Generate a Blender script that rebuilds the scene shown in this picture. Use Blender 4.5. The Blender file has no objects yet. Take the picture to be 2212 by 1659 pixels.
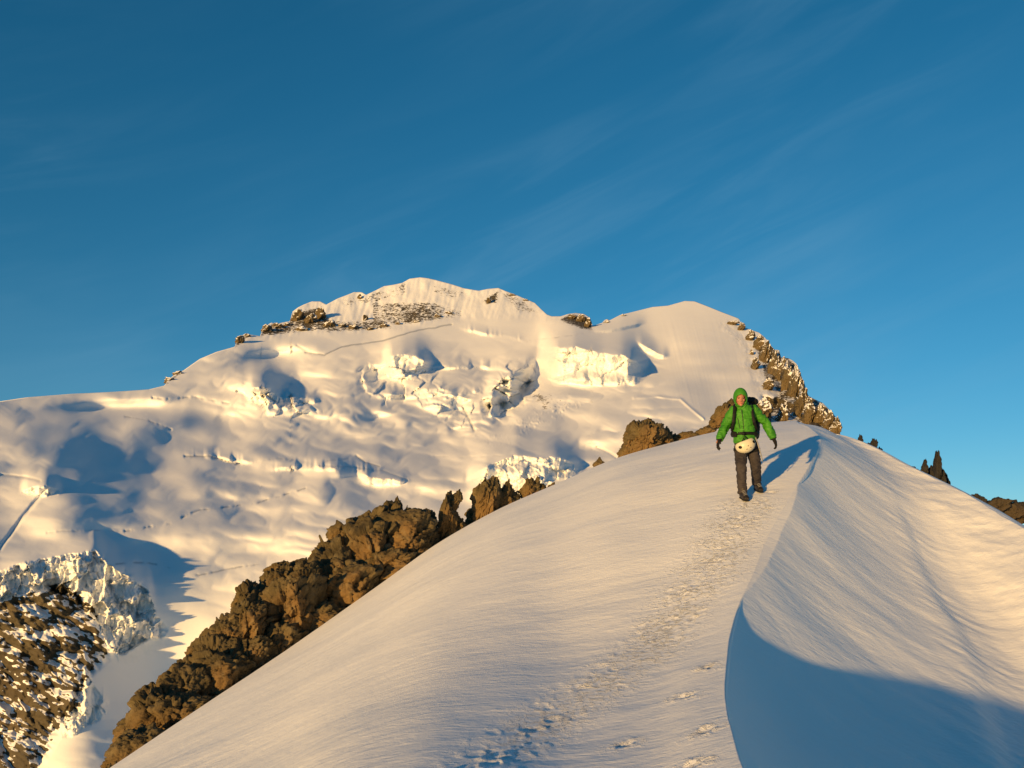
import bpy, bmesh, math, random
import numpy as np
from mathutils import Vector, Matrix

# ------------------------------------------------------------------ camera, sky, sun, exposure
scene = bpy.context.scene
COL = scene.collection
PITCH = math.radians(7.15)
FPX = 1841.0                       # focal length in units of a 2212 px wide picture
cam_d = bpy.data.cameras.new('camera')
cam_d.sensor_width = 36.0
cam_d.lens = 36.0 * FPX / 2212.0
cam_d.clip_start = 0.1
cam_d.clip_end = 20000.0
cam = bpy.data.objects.new('camera', cam_d)
cam.location = (0, 0, 0)
cam.rotation_euler = (math.pi / 2 + PITCH, 0, 0)
COL.objects.link(cam)
scene.camera = cam

SUN_AZ = math.radians(32.0)        # sun stands behind and left of the camera
SUN_EL = math.radians(4.7)
to_sun = Vector((-math.sin(SUN_AZ) * math.cos(SUN_EL), -math.cos(SUN_AZ) * math.cos(SUN_EL), math.sin(SUN_EL)))
sun_d = bpy.data.lights.new('sun', 'SUN')
sun_d.energy = 5.0
sun_d.angle = math.radians(0.9)
sun_d.color = (1.0, 0.60, 0.20)
sun = bpy.data.objects.new('sun', sun_d)
sun.rotation_euler = to_sun.to_track_quat('Z', 'Y').to_euler()
sun.location = (-20, -30, 30)
COL.objects.link(sun)

world = bpy.data.worlds.new('World')
scene.world = world
world.use_nodes = True
wn = world.node_tree.nodes
wl = world.node_tree.links
wn.clear()
w_out = wn.new('ShaderNodeOutputWorld')
w_bg = wn.new('ShaderNodeBackground')
w_sky = wn.new('ShaderNodeTexSky')
w_sky.sky_type = 'NISHITA'
w_sky.sun_disc = False
w_sky.sun_elevation = SUN_EL + math.radians(3.0)
w_sky.sun_rotation = math.pi + SUN_AZ
w_sky.altitude = 3400.0
w_sky.air_density = 1.3
w_sky.dust_density = 0.3
w_sky.ozone_density = 3.0
w_hs = wn.new('ShaderNodeHueSaturation')
w_hs.inputs['Saturation'].default_value = 1.22
w_hs.inputs['Hue'].default_value = 0.485
w_bg.inputs['Strength'].default_value = 0.085
wl.new(w_sky.outputs[0], w_hs.inputs['Color'])
# seen from high up the horizon lies below eye level: lift the lookup so that the pale band stays low
w_tc0 = wn.new('ShaderNodeTexCoord')
w_map = wn.new('ShaderNodeMapping'); w_map.vector_type = 'POINT'
w_map.inputs['Scale'].default_value = (1, 1, 0.92)
w_map.inputs['Location'].default_value = (0, 0, 0.095)
wl.new(w_tc0.outputs['Generated'], w_map.inputs[0])
w_nrm = wn.new('ShaderNodeVectorMath'); w_nrm.operation = 'NORMALIZE'
wl.new(w_map.outputs[0], w_nrm.inputs[0])
wl.new(w_nrm.outputs[0], w_sky.inputs[0])
# thin cirrus high overhead, laid out on a flat layer (direction / height)
w_tc = wn.new('ShaderNodeTexCoord')
w_sep = wn.new('ShaderNodeSeparateXYZ')
wl.new(w_tc.outputs['Generated'], w_sep.inputs[0])
def wmath(op, a, b=None, c=None):
    n = wn.new('ShaderNodeMath'); n.operation = op
    for i, s in enumerate((a, b, c)):
        if s is None: continue
        if isinstance(s, (int, float)): n.inputs[i].default_value = s
        else: wl.new(s, n.inputs[i])
    return n.outputs[0]
def wnoise(scale, rot, sx, sy, detail, dist, offs=0.0):
    m = wn.new('ShaderNodeMapping')
    m.vector_type = 'TEXTURE'
    m.inputs['Rotation'].default_value = (0, -rot, 0)
    m.inputs['Scale'].default_value = (1 / sx, 1, 1 / sy)
    m.inputs['Location'].default_value = (offs, offs * 0.7, offs * 0.4)
    wl.new(w_tc.outputs['Generated'], m.inputs[0])
    n = wn.new('ShaderNodeTexNoise')
    n.inputs['Scale'].default_value = scale
    n.inputs['Detail'].default_value = detail
    n.inputs['Roughness'].default_value = 0.55
    n.inputs['Distortion'].default_value = dist
    wl.new(m.outputs[0], n.inputs['Vector'])
    return n.outputs['Fac']
def wrange(v, a, b, c, d):
    n = wn.new('ShaderNodeMapRange'); n.interpolation_type = 'SMOOTHSTEP'
    wl.new(v, n.inputs[0])
    for i, k in enumerate((a, b, c, d)): n.inputs[i + 1].default_value = k
    return n.outputs[0]
c1 = wrange(wnoise(1.7, 0.34, 0.8, 5.0, 6.0, 0.5, 6.6), 0.42, 0.78, 0.0, 1.0)
c2 = wrange(wnoise(5.0, 0.40, 0.7, 4.5, 7.0, 0.7, 7.7), 0.38, 0.85, 0.0, 1.0)
c3 = wrange(wnoise(1.6, 0.3, 1.0, 1.6, 2.0, 0.2, 6.6), 0.42, 0.70, 0.0, 1.0)
w_cl = wmath('MULTIPLY', wmath('ADD', wmath('MULTIPLY', c1, 0.6), wmath('MULTIPLY', c2, 0.6)), wmath('ADD', c3, 0.10))
w_cl = wmath('MULTIPLY', w_cl, wrange(w_sep.outputs[2], -0.05, 0.06, 0.0, 0.27))
w_mix = wn.new('ShaderNodeMix'); w_mix.data_type = 'RGBA'
wl.new(w_cl, w_mix.inputs['Factor'])
wl.new(w_hs.outputs[0], w_mix.inputs['A'])
w_mix.inputs['B'].default_value = (2.2, 3.9, 5.2, 1)
wl.new(w_mix.outputs['Result'], w_bg.inputs['Color'])
wl.new(w_bg.outputs[0], w_out.inputs[0])

scene.view_settings.view_transform = 'Standard'
scene.view_settings.look = 'None'
scene.view_settings.exposure = 0.48
scene.view_settings.gamma = 1.0
scene.view_settings.use_curve_mapping = False

# ------------------------------------------------------------------ helpers
CP, SP = math.cos(PITCH), math.sin(PITCH)
def ray(u, v):
    """picture position (2212 x 1659) -> (x / y, z / y) of the line of sight"""
    a = (np.asarray(u, float) - 1106.0) / FPX
    b = (829.5 - np.asarray(v, float)) / FPX
    yw = CP - b * SP
    return a / yw, (SP + b * CP) / yw
def pt(u, v, y):
    rx, rz = ray(u, v)
    return np.stack([rx * y, np.zeros_like(rx) + y, rz * y], -1)
def P(u, v, y):
    return Vector(pt(u, v, y))

_rng = np.random.RandomState(7)
_perm = _rng.permutation(256)
_perm = np.concatenate([_perm, _perm, _perm])
_g3 = _rng.normal(size=(256, 3)); _g3 /= np.linalg.norm(_g3, axis=1, keepdims=True)
_g3 = _g3.astype(np.float32)
_g2a = _rng.rand(256) * 2 * np.pi
_g2 = np.stack([np.cos(_g2a), np.sin(_g2a)], 1).astype(np.float32)
_r1 = _rng.rand(256, 3).astype(np.float32)

def perlin2(x, y):
    x = np.asarray(x, np.float32); y = np.asarray(y, np.float32)
    xi = np.floor(x).astype(np.int64); yi = np.floor(y).astype(np.int64)
    xf = x - xi; yf = y - yi
    xi &= 255; yi &= 255
    def g(ix, iy, dx, dy):
        k = _g2[_perm[_perm[ix & 255] + (iy & 255)]]
        return k[..., 0] * dx + k[..., 1] * dy
    sx = xf * xf * xf * (xf * (xf * 6 - 15) + 10)
    sy = yf * yf * yf * (yf * (yf * 6 - 15) + 10)
    a = g(xi, yi, xf, yf); b = g(xi + 1, yi, xf - 1, yf)
    c = g(xi, yi + 1, xf, yf - 1); d = g(xi + 1, yi + 1, xf - 1, yf - 1)
    return 1.5 * ((a + (b - a) * sx) * (1 - sy) + (c + (d - c) * sx) * sy)
def perlin3(p):
    p = np.asarray(p, np.float32)
    i = np.floor(p).astype(np.int64); f = p - i
    s = f * f * f * (f * (f * 6 - 15) + 10)
    out = 0
    for dx in (0, 1):
        for dy in (0, 1):
            for dz in (0, 1):
                h = _perm[_perm[_perm[(i[..., 0] + dx) & 255] + ((i[..., 1] + dy) & 255)] + ((i[..., 2] + dz) & 255)]
                k = _g3[h]
                d = k[..., 0] * (f[..., 0] - dx) + k[..., 1] * (f[..., 1] - dy) + k[..., 2] * (f[..., 2] - dz)
                w = (s[..., 0] if dx else 1 - s[..., 0]) * (s[..., 1] if dy else 1 - s[..., 1]) * (s[..., 2] if dz else 1 - s[..., 2])
                out = out + d * w
    return 1.5 * out
def fbm2(x, y, oct=4, gain=0.5, lac=2.03):
    o = 0; a = 1.0; t = 0.0
    for k in range(oct):
        o = o + a * perlin2(x + 17.3 * k, y - 9.1 * k); t += a
        x = x * lac; y = y * lac; a *= gain
    return o / t * 1.4
def ridged2(x, y, oct=4, gain=0.5, lac=2.1):
    o = 0; a = 1.0; t = 0.0
    for k in range(oct):
        o = o + a * (1 - 2 * np.abs(perlin2(x + 31.7 * k, y + 5.3 * k))); t += a
        x = x * lac; y = y * lac; a *= gain
    return o / t
def fbm3(p, oct=4, gain=0.5, lac=2.03):
    o = 0; a = 1.0; t = 0.0
    p = np.asarray(p, np.float32)
    for k in range(oct):
        o = o + a * perlin3(p + 13.7 * k); t += a
        p = p * lac; a *= gain
    return o / t * 1.4
def worley2(x, y):
    xi = np.floor(x).astype(np.int64); yi = np.floor(y).astype(np.int64)
    f1 = np.full(np.shape(x), 9.0, np.float32); f2 = f1.copy(); cid = np.zeros(np.shape(x), np.int64)
    for dx in (-1, 0, 1):
        for dy in (-1, 0, 1):
            h = _perm[_perm[(xi + dx) & 255] + ((yi + dy) & 255)]
            d = np.hypot(xi + dx + _r1[h, 0] - x, yi + dy + _r1[h, 1] - y)
            n = d < f1
            f2 = np.where(n, f1, np.minimum(f2, d)); cid = np.where(n, h, cid); f1 = np.where(n, d, f1)
    return f1, f2, cid
def worley3(p):
    i = np.floor(p).astype(np.int64)
    off = np.zeros(p.shape, np.float32); f1 = np.full(p.shape[:-1], 9.0, np.float32); f2 = f1.copy(); cid = np.zeros(p.shape[:-1], np.int64)
    for dx in (-1, 0, 1):
        for dy in (-1, 0, 1):
            for dz in (-1, 0, 1):
                h = _perm[_perm[_perm[(i[..., 0] + dx) & 255] + ((i[..., 1] + dy) & 255)] + ((i[..., 2] + dz) & 255)]
                q = i + np.array([dx, dy, dz]) + _r1[h] - p
                d = np.sqrt((q * q).sum(-1))
                n = d < f1
                off = np.where(n[..., None], q, off)
                f2 = np.where(n, f1, np.minimum(f2, d)); cid = np.where(n, h, cid); f1 = np.where(n, d, f1)
    return f1, f2, cid, off
def sstep(a, b, x):
    t = np.clip((x - a) / (b - a), 0, 1)
    return t * t * (3 - 2 * t)
def smooth_interp(x, xs, ys):
    """monotone cubic through points"""
    xs = np.asarray(xs, float); ys = np.asarray(ys, float)
    h = np.diff(xs); d = np.diff(ys) / h
    m = np.zeros_like(xs); m[0] = d[0]; m[-1] = d[-1]
    for k in range(1, len(xs) - 1):
        if d[k - 1] * d[k] > 0:
            w1 = 2 * h[k] + h[k - 1]; w2 = h[k] + 2 * h[k - 1]
            m[k] = (w1 + w2) / (w1 / d[k - 1] + w2 / d[k])
    x = np.clip(np.asarray(x, float), xs[0] - 1e9, xs[-1] + 1e9)
    k = np.clip(np.searchsorted(xs, x) - 1, 0, len(xs) - 2)
    t = (x - xs[k]) / h[k]
    tc = np.clip(t, 0, 1)
    r = ((2 * tc**3 - 3 * tc**2 + 1) * ys[k] + (tc**3 - 2 * tc**2 + tc) * h[k] * m[k]
         + (-2 * tc**3 + 3 * tc**2) * ys[k + 1] + (tc**3 - tc**2) * h[k] * m[k + 1])
    r = r + np.where(t < 0, t * h[k] * m[k], 0) + np.where(t > 1, (t - 1) * h[k] * m[k + 1], 0)
    return r
class TPS:
    def __init__(self, pts, vals, lam=0.0):
        self.c = np.asarray(pts, float); n = len(self.c)
        d = np.linalg.norm(self.c[:, None] - self.c[None], axis=-1)
        K = self.k(d) + lam * np.eye(n)
        Pm = np.hstack([np.ones((n, 1)), self.c])
        A = np.zeros((n + 3, n + 3)); A[:n, :n] = K; A[:n, n:] = Pm; A[n:, :n] = Pm.T
        self.w = np.linalg.solve(A, np.concatenate([np.asarray(vals, float), np.zeros(3)]))
    @staticmethod
    def k(d):
        return np.where(d > 1e-9, d * d * np.log(np.maximum(d, 1e-9)), 0)
    def __call__(self, x, y):
        o = self.w[-3] + self.w[-2] * x + self.w[-1] * y
        for (cx, cy), w in zip(self.c, self.w[:-3]):
            d2 = (x - cx)**2 + (y - cy)**2
            o = o + w * 0.5 * d2 * np.log(np.maximum(d2, 1e-12))
        return o
def polydist(u, v, line):
    """distance to a polyline and signed side, in picture px"""
    best = np.full(np.shape(u), 1e9)
    for (x0, y0), (x1, y1) in zip(line[:-1], line[1:]):
        dx, dy = x1 - x0, y1 - y0
        t = np.clip(((u - x0) * dx + (v - y0) * dy) / (dx * dx + dy * dy + 1e-9), 0, 1)
        best = np.minimum(best, np.hypot(u - x0 - t * dx, v - y0 - t * dy))
    return best
def inpoly(u, v, poly):
    c = np.zeros(np.shape(u), bool)
    n = len(poly)
    for i in range(n):
        x0, y0 = poly[i]; x1, y1 = poly[(i + 1) % n]
        if y0 == y1: continue
        cr = ((y0 > v) != (y1 > v)) & (u < (x1 - x0) * (v - y0) / (y1 - y0) + x0)
        c ^= cr
    return c
def polymask(u, v, poly, soft):
    """1 inside, falling to 0 over soft px on both sides of the outline"""
    d = polydist(u, v, list(poly) + [poly[0]])
    s = np.where(inpoly(u, v, poly), d, -d)
    return sstep(-soft, soft, s)

def new_mesh(name, verts, faces, mats, parent=None, smooth=True, attrs=None, fmat=None):
    me = bpy.data.meshes.new(name)
    verts = np.asarray(verts, np.float32); faces = np.asarray(faces, np.int32)
    n, k = faces.shape
    me.vertices.add(len(verts)); me.vertices.foreach_set('co', verts.ravel())
    me.loops.add(n * k); me.loops.foreach_set('vertex_index', faces.ravel())
    me.polygons.add(n); me.polygons.foreach_set('loop_start', np.arange(0, n * k, k, dtype=np.int32))
    me.polygons.foreach_set('loop_total', np.full(n, k, np.int32))
    me.polygons.foreach_set('use_smooth', np.full(n, smooth, bool))
    for m in (mats if isinstance(mats, (list, tuple)) else [mats]): me.materials.append(m)
    me.update(); me.validate()
    for an, av in (attrs or {}).items():
        a = me.attributes.new(an, 'FLOAT', 'POINT'); a.data.foreach_set('value', np.asarray(av, np.float32).ravel())
    ob = bpy.data.objects.new(name, me); COL.objects.link(ob)
    if parent is not None: ob.parent = parent
    return ob
def grid_faces(r, c):
    i = np.arange(r * c).reshape(r, c)
    return np.stack([i[:-1, :-1], i[:-1, 1:], i[1:, 1:], i[1:, :-1]], -1).reshape(-1, 4)
def tag(o, label=None, cat=None, group=None, kind=None):
    if label: o['label'] = label
    if cat: o['category'] = cat
    if group: o['group'] = group
    if kind: o['kind'] = kind
    return o
def empty(name, loc):
    o = bpy.data.objects.new(name, None); COL.objects.link(o)
    o.location = loc; o.empty_display_size = 0.2
    return o

# ------------------------------------------------------------------ materials
class NT:
    def __init__(self, name):
        self.m = bpy.data.materials.new(name); self.m.use_nodes = True
        self.t = self.m.node_tree; self.n = self.t.nodes; self.l = self.t.links
        self.n.clear()
        self.out = self.n.new('ShaderNodeOutputMaterial')
        self.b = self.n.new('ShaderNodeBsdfPrincipled')
        self.l.new(self.b.outputs[0], self.out.inputs[0])
        self.tc = self.n.new('ShaderNodeTexCoord').outputs['Object']
    def setv(self, sock, v):
        if hasattr(v, 'is_linked') or hasattr(v, 'links'): self.l.new(v, sock)
        else: sock.default_value = v
    def noise(self, scale, detail=4, rough=0.55, dist=0.0, vec=None, typ='FBM'):
        n = self.n.new('ShaderNodeTexNoise')
        n.inputs['Scale'].default_value = scale; n.inputs['Detail'].default_value = detail
        n.inputs['Roughness'].default_value = rough; n.inputs['Distortion'].default_value = dist
        self.l.new(vec if vec is not None else self.tc, n.inputs['Vector'])
        return n.outputs['Fac']
    def voro(self, scale, vec=None, feat='F1', out='Distance'):
        n = self.n.new('ShaderNodeTexVoronoi'); n.feature = feat
        n.inputs['Scale'].default_value = scale
        self.l.new(vec if vec is not None else self.tc, n.inputs['Vector'])
        return n.outputs[out]
    def mapping(self, rot=(0, 0, 0), sc=(1, 1, 1), vec=None):
        n = self.n.new('ShaderNodeMapping')
        n.inputs['Rotation'].default_value = rot; n.inputs['Scale'].default_value = sc
        self.l.new(vec if vec is not None else self.tc, n.inputs[0]); return n.outputs[0]
    def math(self, op, *a, clamp=False):
        n = self.n.new('ShaderNodeMath'); n.operation = op; n.use_clamp = clamp
        for i, s in enumerate(a): self.setv(n.inputs[i], s)
        return n.outputs[0]
    def rng(self, v, a, b, c=0.0, d=1.0):
        n = self.n.new('ShaderNodeMapRange'); n.interpolation_type = 'SMOOTHSTEP'
        self.l.new(v, n.inputs[0])
        for i, k in enumerate((a, b, c, d)): n.inputs[i + 1].default_value = k
        return n.outputs[0]
    def mix(self, f, a, b):
        n = self.n.new('ShaderNodeMix'); n.data_type = 'RGBA'
        self.setv(n.inputs['Factor'], f)
        for k, v in (('A', a), ('B', b)):
            if isinstance(v, tuple): n.inputs[k].default_value = (v + (1,))[:4]
            else: self.l.new(v, n.inputs[k])
        return n.outputs['Result']
    def attr(self, name):
        n = self.n.new('ShaderNodeAttribute'); n.attribute_name = name; return n.outputs['Fac']
    def bump(self, h, strength, dist, normal=None):
        n = self.n.new('ShaderNodeBump')
        n.inputs['Strength'].default_value = strength; n.inputs['Distance'].default_value = dist
        self.l.new(h, n.inputs['Height'])
        if normal is not None: self.l.new(normal, n.inputs['Normal'])
        return n.outputs[0]
    def done(self, color=None, rough=0.7, spec=0.3, normal=None, **kw):
        if color is not None: self.setv(self.b.inputs['Base Color'], color if not isinstance(color, tuple) else (color + (1,))[:4])
        self.setv(self.b.inputs['Roughness'], rough)
        self.setv(self.b.inputs['Specular IOR Level'], spec)
        if normal is not None: self.l.new(normal, self.b.inputs['Normal'])
        for k, v in kw.items(): self.setv(self.b.inputs[k.replace('_', ' ')], v)
        return self.m

SNOW = (0.86, 0.87, 0.89)
def mat_snow_near():
    k = NT('wind_packed_snow')
    v = k.mapping((0, 0, math.radians(-6)), (1.2, 3.0, 2.0))
    n1 = k.noise(2.2, 5, 0.6, 0.3, v)
    n2 = k.noise(9.0, 4, 0.6, 0.2, v)
    n3 = k.noise(55.0, 3, 0.6)
    h = k.math('ADD', k.math('MULTIPLY', n1, 1.0), k.math('ADD', k.math('MULTIPLY', n2, 0.5), k.math('MULTIPLY', n3, 0.10)))
    c = k.mix(k.noise(0.7, 3), (0.85, 0.86, 0.87), (0.91, 0.915, 0.92))
    tr = k.attr('track')
    b1 = k.bump(h, 0.34, 0.03)
    cl = k.math('MULTIPLY', tr, k.rng(k.noise(16.0, 5, 0.7, 0.3), 0.46, 0.72))
    b2 = k.bump(cl, 0.9, 0.030, b1)
    return k.done(c, 0.5, 0.3, k.bump(k.noise(160.0, 2, 0.6), 0.10, 0.004, b2))
def rock_color(k, s, warm=1.0):
    n1 = k.noise(1.1 * s, 5, 0.6, 0.4)
    n2 = k.noise(4.0 * s, 5, 0.65)
    n3 = k.noise(0.45 * s, 3, 0.5)
    c = k.mix(k.rng(n1, 0.35, 0.65), (0.075, 0.058, 0.028), (0.17, 0.132, 0.066))
    c = k.mix(k.rng(n3, 0.48, 0.66, 0, 0.55 * warm), c, (0.23, 0.122, 0.040))
    c = k.mix(k.rng(n2, 0.50, 0.75, 0, 0.6), c, (0.24, 0.20, 0.115))
    c = k.mix(k.rng(k.noise(2.3 * s, 4, 0.7, 0.6), 0.56, 0.72, 0, 0.7), c, (0.055, 0.045, 0.032))
    return k.mix(0.22, c, (0.0, 0.0, 0.0))
def mat_rock(name, s=1.0, warm=1.0, dark=None):
    k = NT(name)
    c = rock_color(k, s, warm)
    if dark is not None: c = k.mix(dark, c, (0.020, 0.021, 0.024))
    h = k.math('ADD', k.noise(5 * s, 6, 0.7, 0.5), k.math('MULTIPLY', k.voro(3.2 * s, None, 'DISTANCE_TO_EDGE'), 0.5))
    return k.done(c, 0.85, 0.25, k.bump(h, 0.8, 0.07 / s))
def mat_mountain():
    k = NT('mountain_snow_and_rock')
    rock = k.attr('rock'); ice = k.attr('ice'); dark = k.attr('crevasse')
    geo = k.n.new('ShaderNodeNewGeometry')
    sep = k.n.new('ShaderNodeSeparateXYZ'); k.l.new(geo.outputs['Normal'], sep.inputs[0])
    s = 0.035
    vs = k.mapping((0, 0, 0), (1, 1, 0.6))
    n = k.noise(0.055, 7, 0.70, 0.6, vs)
    n = k.math('ADD', k.math('MULTIPLY', k.math('SUBTRACT', n, 0.5), 1.3), k.math('MULTIPLY', k.math('SUBTRACT', k.noise(0.13, 6, 0.72, 0.3), 0.5), 2.4))
    steep = k.math('SUBTRACT', 0.62, sep.outputs[2])
    f = k.math('ADD', k.math('SUBTRACT', k.math('MULTIPLY', rock, 2.0), 1.0), k.math('ADD', n, k.math('MULTIPLY', steep, 1.1)))
    f = k.math('MULTIPLY', k.rng(f, -0.06, 0.10), k.rng(rock, 0.02, 0.12))
    rc = k.mix(0.55, rock_color(k, s, 0.4), (0.075, 0.066, 0.052))
    sn = k.mix(k.noise(0.02, 3), (0.84, 0.85, 0.87), (0.90, 0.905, 0.915))
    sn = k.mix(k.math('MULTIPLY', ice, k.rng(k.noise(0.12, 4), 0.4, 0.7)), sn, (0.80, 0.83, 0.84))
    sn = k.mix(dark, sn, (0.20, 0.24, 0.30))  # dark crevasse colour: dirty bare ice, with the shade of the gap painted in
    c = k.mix(f, sn, rc)
    h = k.noise(0.22, 5, 0.65)
    rough = 0.7
    bmp = k.n.new('ShaderNodeBump'); bmp.inputs['Distance'].default_value = 3.0
    k.l.new(h, bmp.inputs['Height'])
    st = k.math('ADD', 0.05, k.math('ADD', k.math('MULTIPLY', f, 0.7), k.math('MULTIPLY', ice, 0.35)), clamp=True)
    k.l.new(st, bmp.inputs['Strength'])
    return k.done(c, rough, 0.2, bmp.outputs[0])
M_SNOW = mat_snow_near()
M_MOUNT = mat_mountain()
def mat_rock_snow(name, s):
    k = NT(name)
    geo = k.n.new('ShaderNodeNewGeometry'); sep = k.n.new('ShaderNodeSeparateXYZ'); k.l.new(geo.outputs['Normal'], sep.inputs[0])
    f = k.math('ADD', sep.outputs[2], k.math('MULTIPLY', k.math('SUBTRACT', k.noise(3.0 * s, 5, 0.65), 0.5), 1.1))
    c = k.mix(0.35, rock_color(k, s, 0.4), (0.085, 0.072, 0.052))
    c = k.mix(k.rng(f, 0.46, 0.56), c, (0.86, 0.87, 0.89))
    return k.done(c, 0.85, 0.2, k.bump(k.noise(6 * s, 6, 0.7), 0.7, 0.07 / s))
M_ROCKSNOW = mat_rock_snow('snow_dusted_rock', 0.04)
M_ROCK = mat_rock('brown_rock', 1.0, 1.0)
# ------------------------------------------------------------------ foreground snow ridge
SIL_U = [-1500, -500, 0, 235, 430, 640, 800, 950, 1080, 1200, 1340, 1450, 1550, 1640, 1722, 1790]
SIL_V = [2750, 2130, 1812, 1660, 1530, 1389, 1277, 1171, 1098, 1046, 987, 956, 931, 915, 908, 904]
YS_U = [-1500, 0, 235, 640, 950, 1200, 1550, 1722, 1800]
YS_Y = [6.0, 9.0, 11.0, 15.0, 18.0, 19.8, 21.3, 21.6, 21.7]
K_U = [-1500, 235, 640, 950, 1200, 1650, 1800]
K_K = [420, 270, 220, 185, 165, 145, 141]
Q = 1.15
G_R = [0, 0.13, 0.265, 0.433, 0.706, 1.048, 1.69, 3.216, 6.0, 12.0]
G_G = [0, 13, 35, 75, 158, 270, 432, 705, 1180, 2150]
def fall(u, r):
    w = sstep(650, 1450, u); kk = smooth_interp(u, K_U, K_K)
    return kk * ((1 - w) * np.power(np.maximum(r, 0), Q) / (1 + 0.16 * np.maximum(r - 0.6, 0)) + w * smooth_interp(np.maximum(r, 0), G_R, G_G) / 145.0)
def ridge_v(u, y):
    vs = smooth_interp(u, SIL_U, SIL_V); ys = smooth_interp(u, YS_U, YS_Y)
    r = ys / y - 1.0
    near = vs + fall(u, r)
    far = vs + 900.0 * np.maximum(y / ys - 1.0, 0)**2 / (1 + 1.2 * np.maximum(y / ys - 1.0, 0))
    return np.where(r > 0, near, far)
def ridge_y(u, v):
    u = np.asarray(u, float); v = np.asarray(v, float)
    vs = smooth_interp(u, SIL_U, SIL_V); ys = smooth_interp(u, YS_U, YS_Y)
    lo = np.zeros_like(v + u); hi = lo + 12.0
    for _ in range(40):
        m = 0.5 * (lo + hi); t = fall(u, m) > v - vs
        hi = np.where(t, m, hi); lo = np.where(t, lo, m)
    return ys / (1.0 + 0.5 * (lo + hi))
CR = [(910, 1722), (930, 1747), (957, 1771), (1000, 1752), (1050, 1722), (1100, 1691), (1150, 1664), (1210, 1638), (1260, 1616), (1300, 1600),
      (1350, 1583), (1400, 1573), (1450, 1568), (1500, 1568), (1580, 1581), (1659, 1606), (1900, 1710)]
CR_V = [c[0] for c in CR]; CR_U = [c[1] for c in CR]
NR = 470
cv = 910.0 + 900.0 * np.linspace(1, 0, NR)**1.45            # crest rows, near to far
cu = smooth_interp(cv, CR_V, CR_U)
cu = cu + 2.0 * perlin2(cv / 45.0, cv * 0 + 2.5) * sstep(910, 1000, cv)
cy = ridge_y(cu, cv)
cy = np.maximum.accumulate(cy + np.arange(NR) * 1e-5)

# left flank: rows of equal distance
NC = 640
tl = np.linspace(0, 1, NC)
UL = -600.0
yb = np.concatenate([cy, np.geomspace(22.0, 75, 60)])
ub = np.concatenate([cu, np.linspace(1722, 1760, 60)])
fr = 1 - (1 - tl)**1.0
U = UL + (ub[:, None] - UL) * (0.25 * tl + 0.75 * np.where(tl < 0.18, 0.42 * tl / 0.18, 0.42 + 0.58 * (tl - 0.18) / 0.82))[None]
Y = np.repeat(yb[:, None], NC, 1)
V = ridge_v(U, Y)
rx, rz = ray(U, V)
XL = rx * Y; ZL = rz * Y
edge = sstep(0, 0.35, (ub[:, None] - U) / FPX * Y)            # 0 at the crest, 1 away from it
fade = 1 - sstep(0.93, 1.0, Y / np.maximum(smooth_interp(U, YS_U, YS_Y), 0.1)) * 0.75
# wind-packed relief: broad swells and fine streaks running up to the right
ca, sa = math.cos(math.radians(8)), math.sin(math.radians(8))
A_ = XL * ca + Y * sa; B_ = -XL * sa + Y * ca
rel = 0.035 * fbm2(A_ * 0.3, B_ * 0.42, 3) + 0.006 * fbm2(A_ * 1.2 + 5, B_ * 4.2, 4) * (0.4 + 0.6 * sstep(-0.3, 0.3, fbm2(XL * 0.3, Y * 0.3, 2)))
ZL = ZL + rel * edge * fade
# trodden track and single boot prints
track = [(1612, 1092), (1585, 1140), (1540, 1215), (1490, 1290), (1425, 1370), (1370, 1430), (1270, 1500), (1160, 1575), (1040, 1650), (900, 1730)]
tp = np.array([pt(a, b, float(ridge_y(a, b)))[:2] for a, b in track])
dt = polydist(XL, Y, [tuple(p) for p in tp])
wt = 0.10 + 0.026 * Y
mt = np.exp(-(dt / wt)**2) * (1 - sstep(13, 16, Y))
f1, f2, cid = worley2(XL * 4.6 + 0.5 * fbm2(XL * 2, Y * 2, 2), Y * 3.8)
h_ = _r1[cid, 1]
pit = (1 - sstep(0.10, 0.34, f1)) * (h_ > 0.45)
rim = np.exp(-((f1 - 0.38) / 0.10)**2) * (h_ > 0.45)
clod = sstep(0.22, 0.55, fbm2(XL * 8, Y * 8, 4)) * sstep(-0.2, 0.3, fbm2(XL * 1.3, Y * 1.3, 2))
ZL = ZL + mt * (-0.006 * pit + 0.004 * rim + 0.008 * clod)
track_m = mt * (0.45 + 0.55 * sstep(5.0, 8.0, Y)) * (0.55 + 0.45 * sstep(-0.3, 0.3, fbm2(XL * 1.6, Y * 1.6, 2)))
prints = [(1530, 1442, 0.5), (1480, 1508, -0.2), (1524, 1578, 0.6), (1345, 1612, 0.4), (1492, 1652, 0.2), (1468, 1278, 0.3), (1577, 1166, 0.4),
          (1560, 1185, 0.1), (1590, 1140, 0.3), (1548, 1212, 0.2), (1500, 1330, 0.4), (1650, 1082, 0.3), (1665, 1062, 0.2), (1655, 1098, 0.2), (1600, 1120, 0.5), (1635, 1120, 0.1)]
for a, b, ang in prints:
    q = pt(a, b, float(ridge_y(a, b)))
    dx = XL - q[0]; dy = Y - q[1]
    e1 = (dx * math.cos(ang) + dy * math.sin(ang)) / 0.085; e2 = (-dx * math.sin(ang) + dy * math.cos(ang)) / 0.055
    r_ = np.hypot(e1, e2) * (1 + 0.25 * fbm2(XL * 10, Y * 10, 2))
    track_m = np.maximum(track_m, np.exp(-(r_ / 1.5)**2) * 0.9)
    ZL = ZL + (-0.010 * (1 - sstep(0.4, 1.0, r_)) + 0.010 * np.exp(-((r_ - 1.1) / 0.45)**2) * sstep(-0.05, 0.5, fbm2(XL * 14, Y * 14, 3))) * (r_ < 2.2)
ridge_left = np.stack([XL, Y, ZL], -1)

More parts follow.
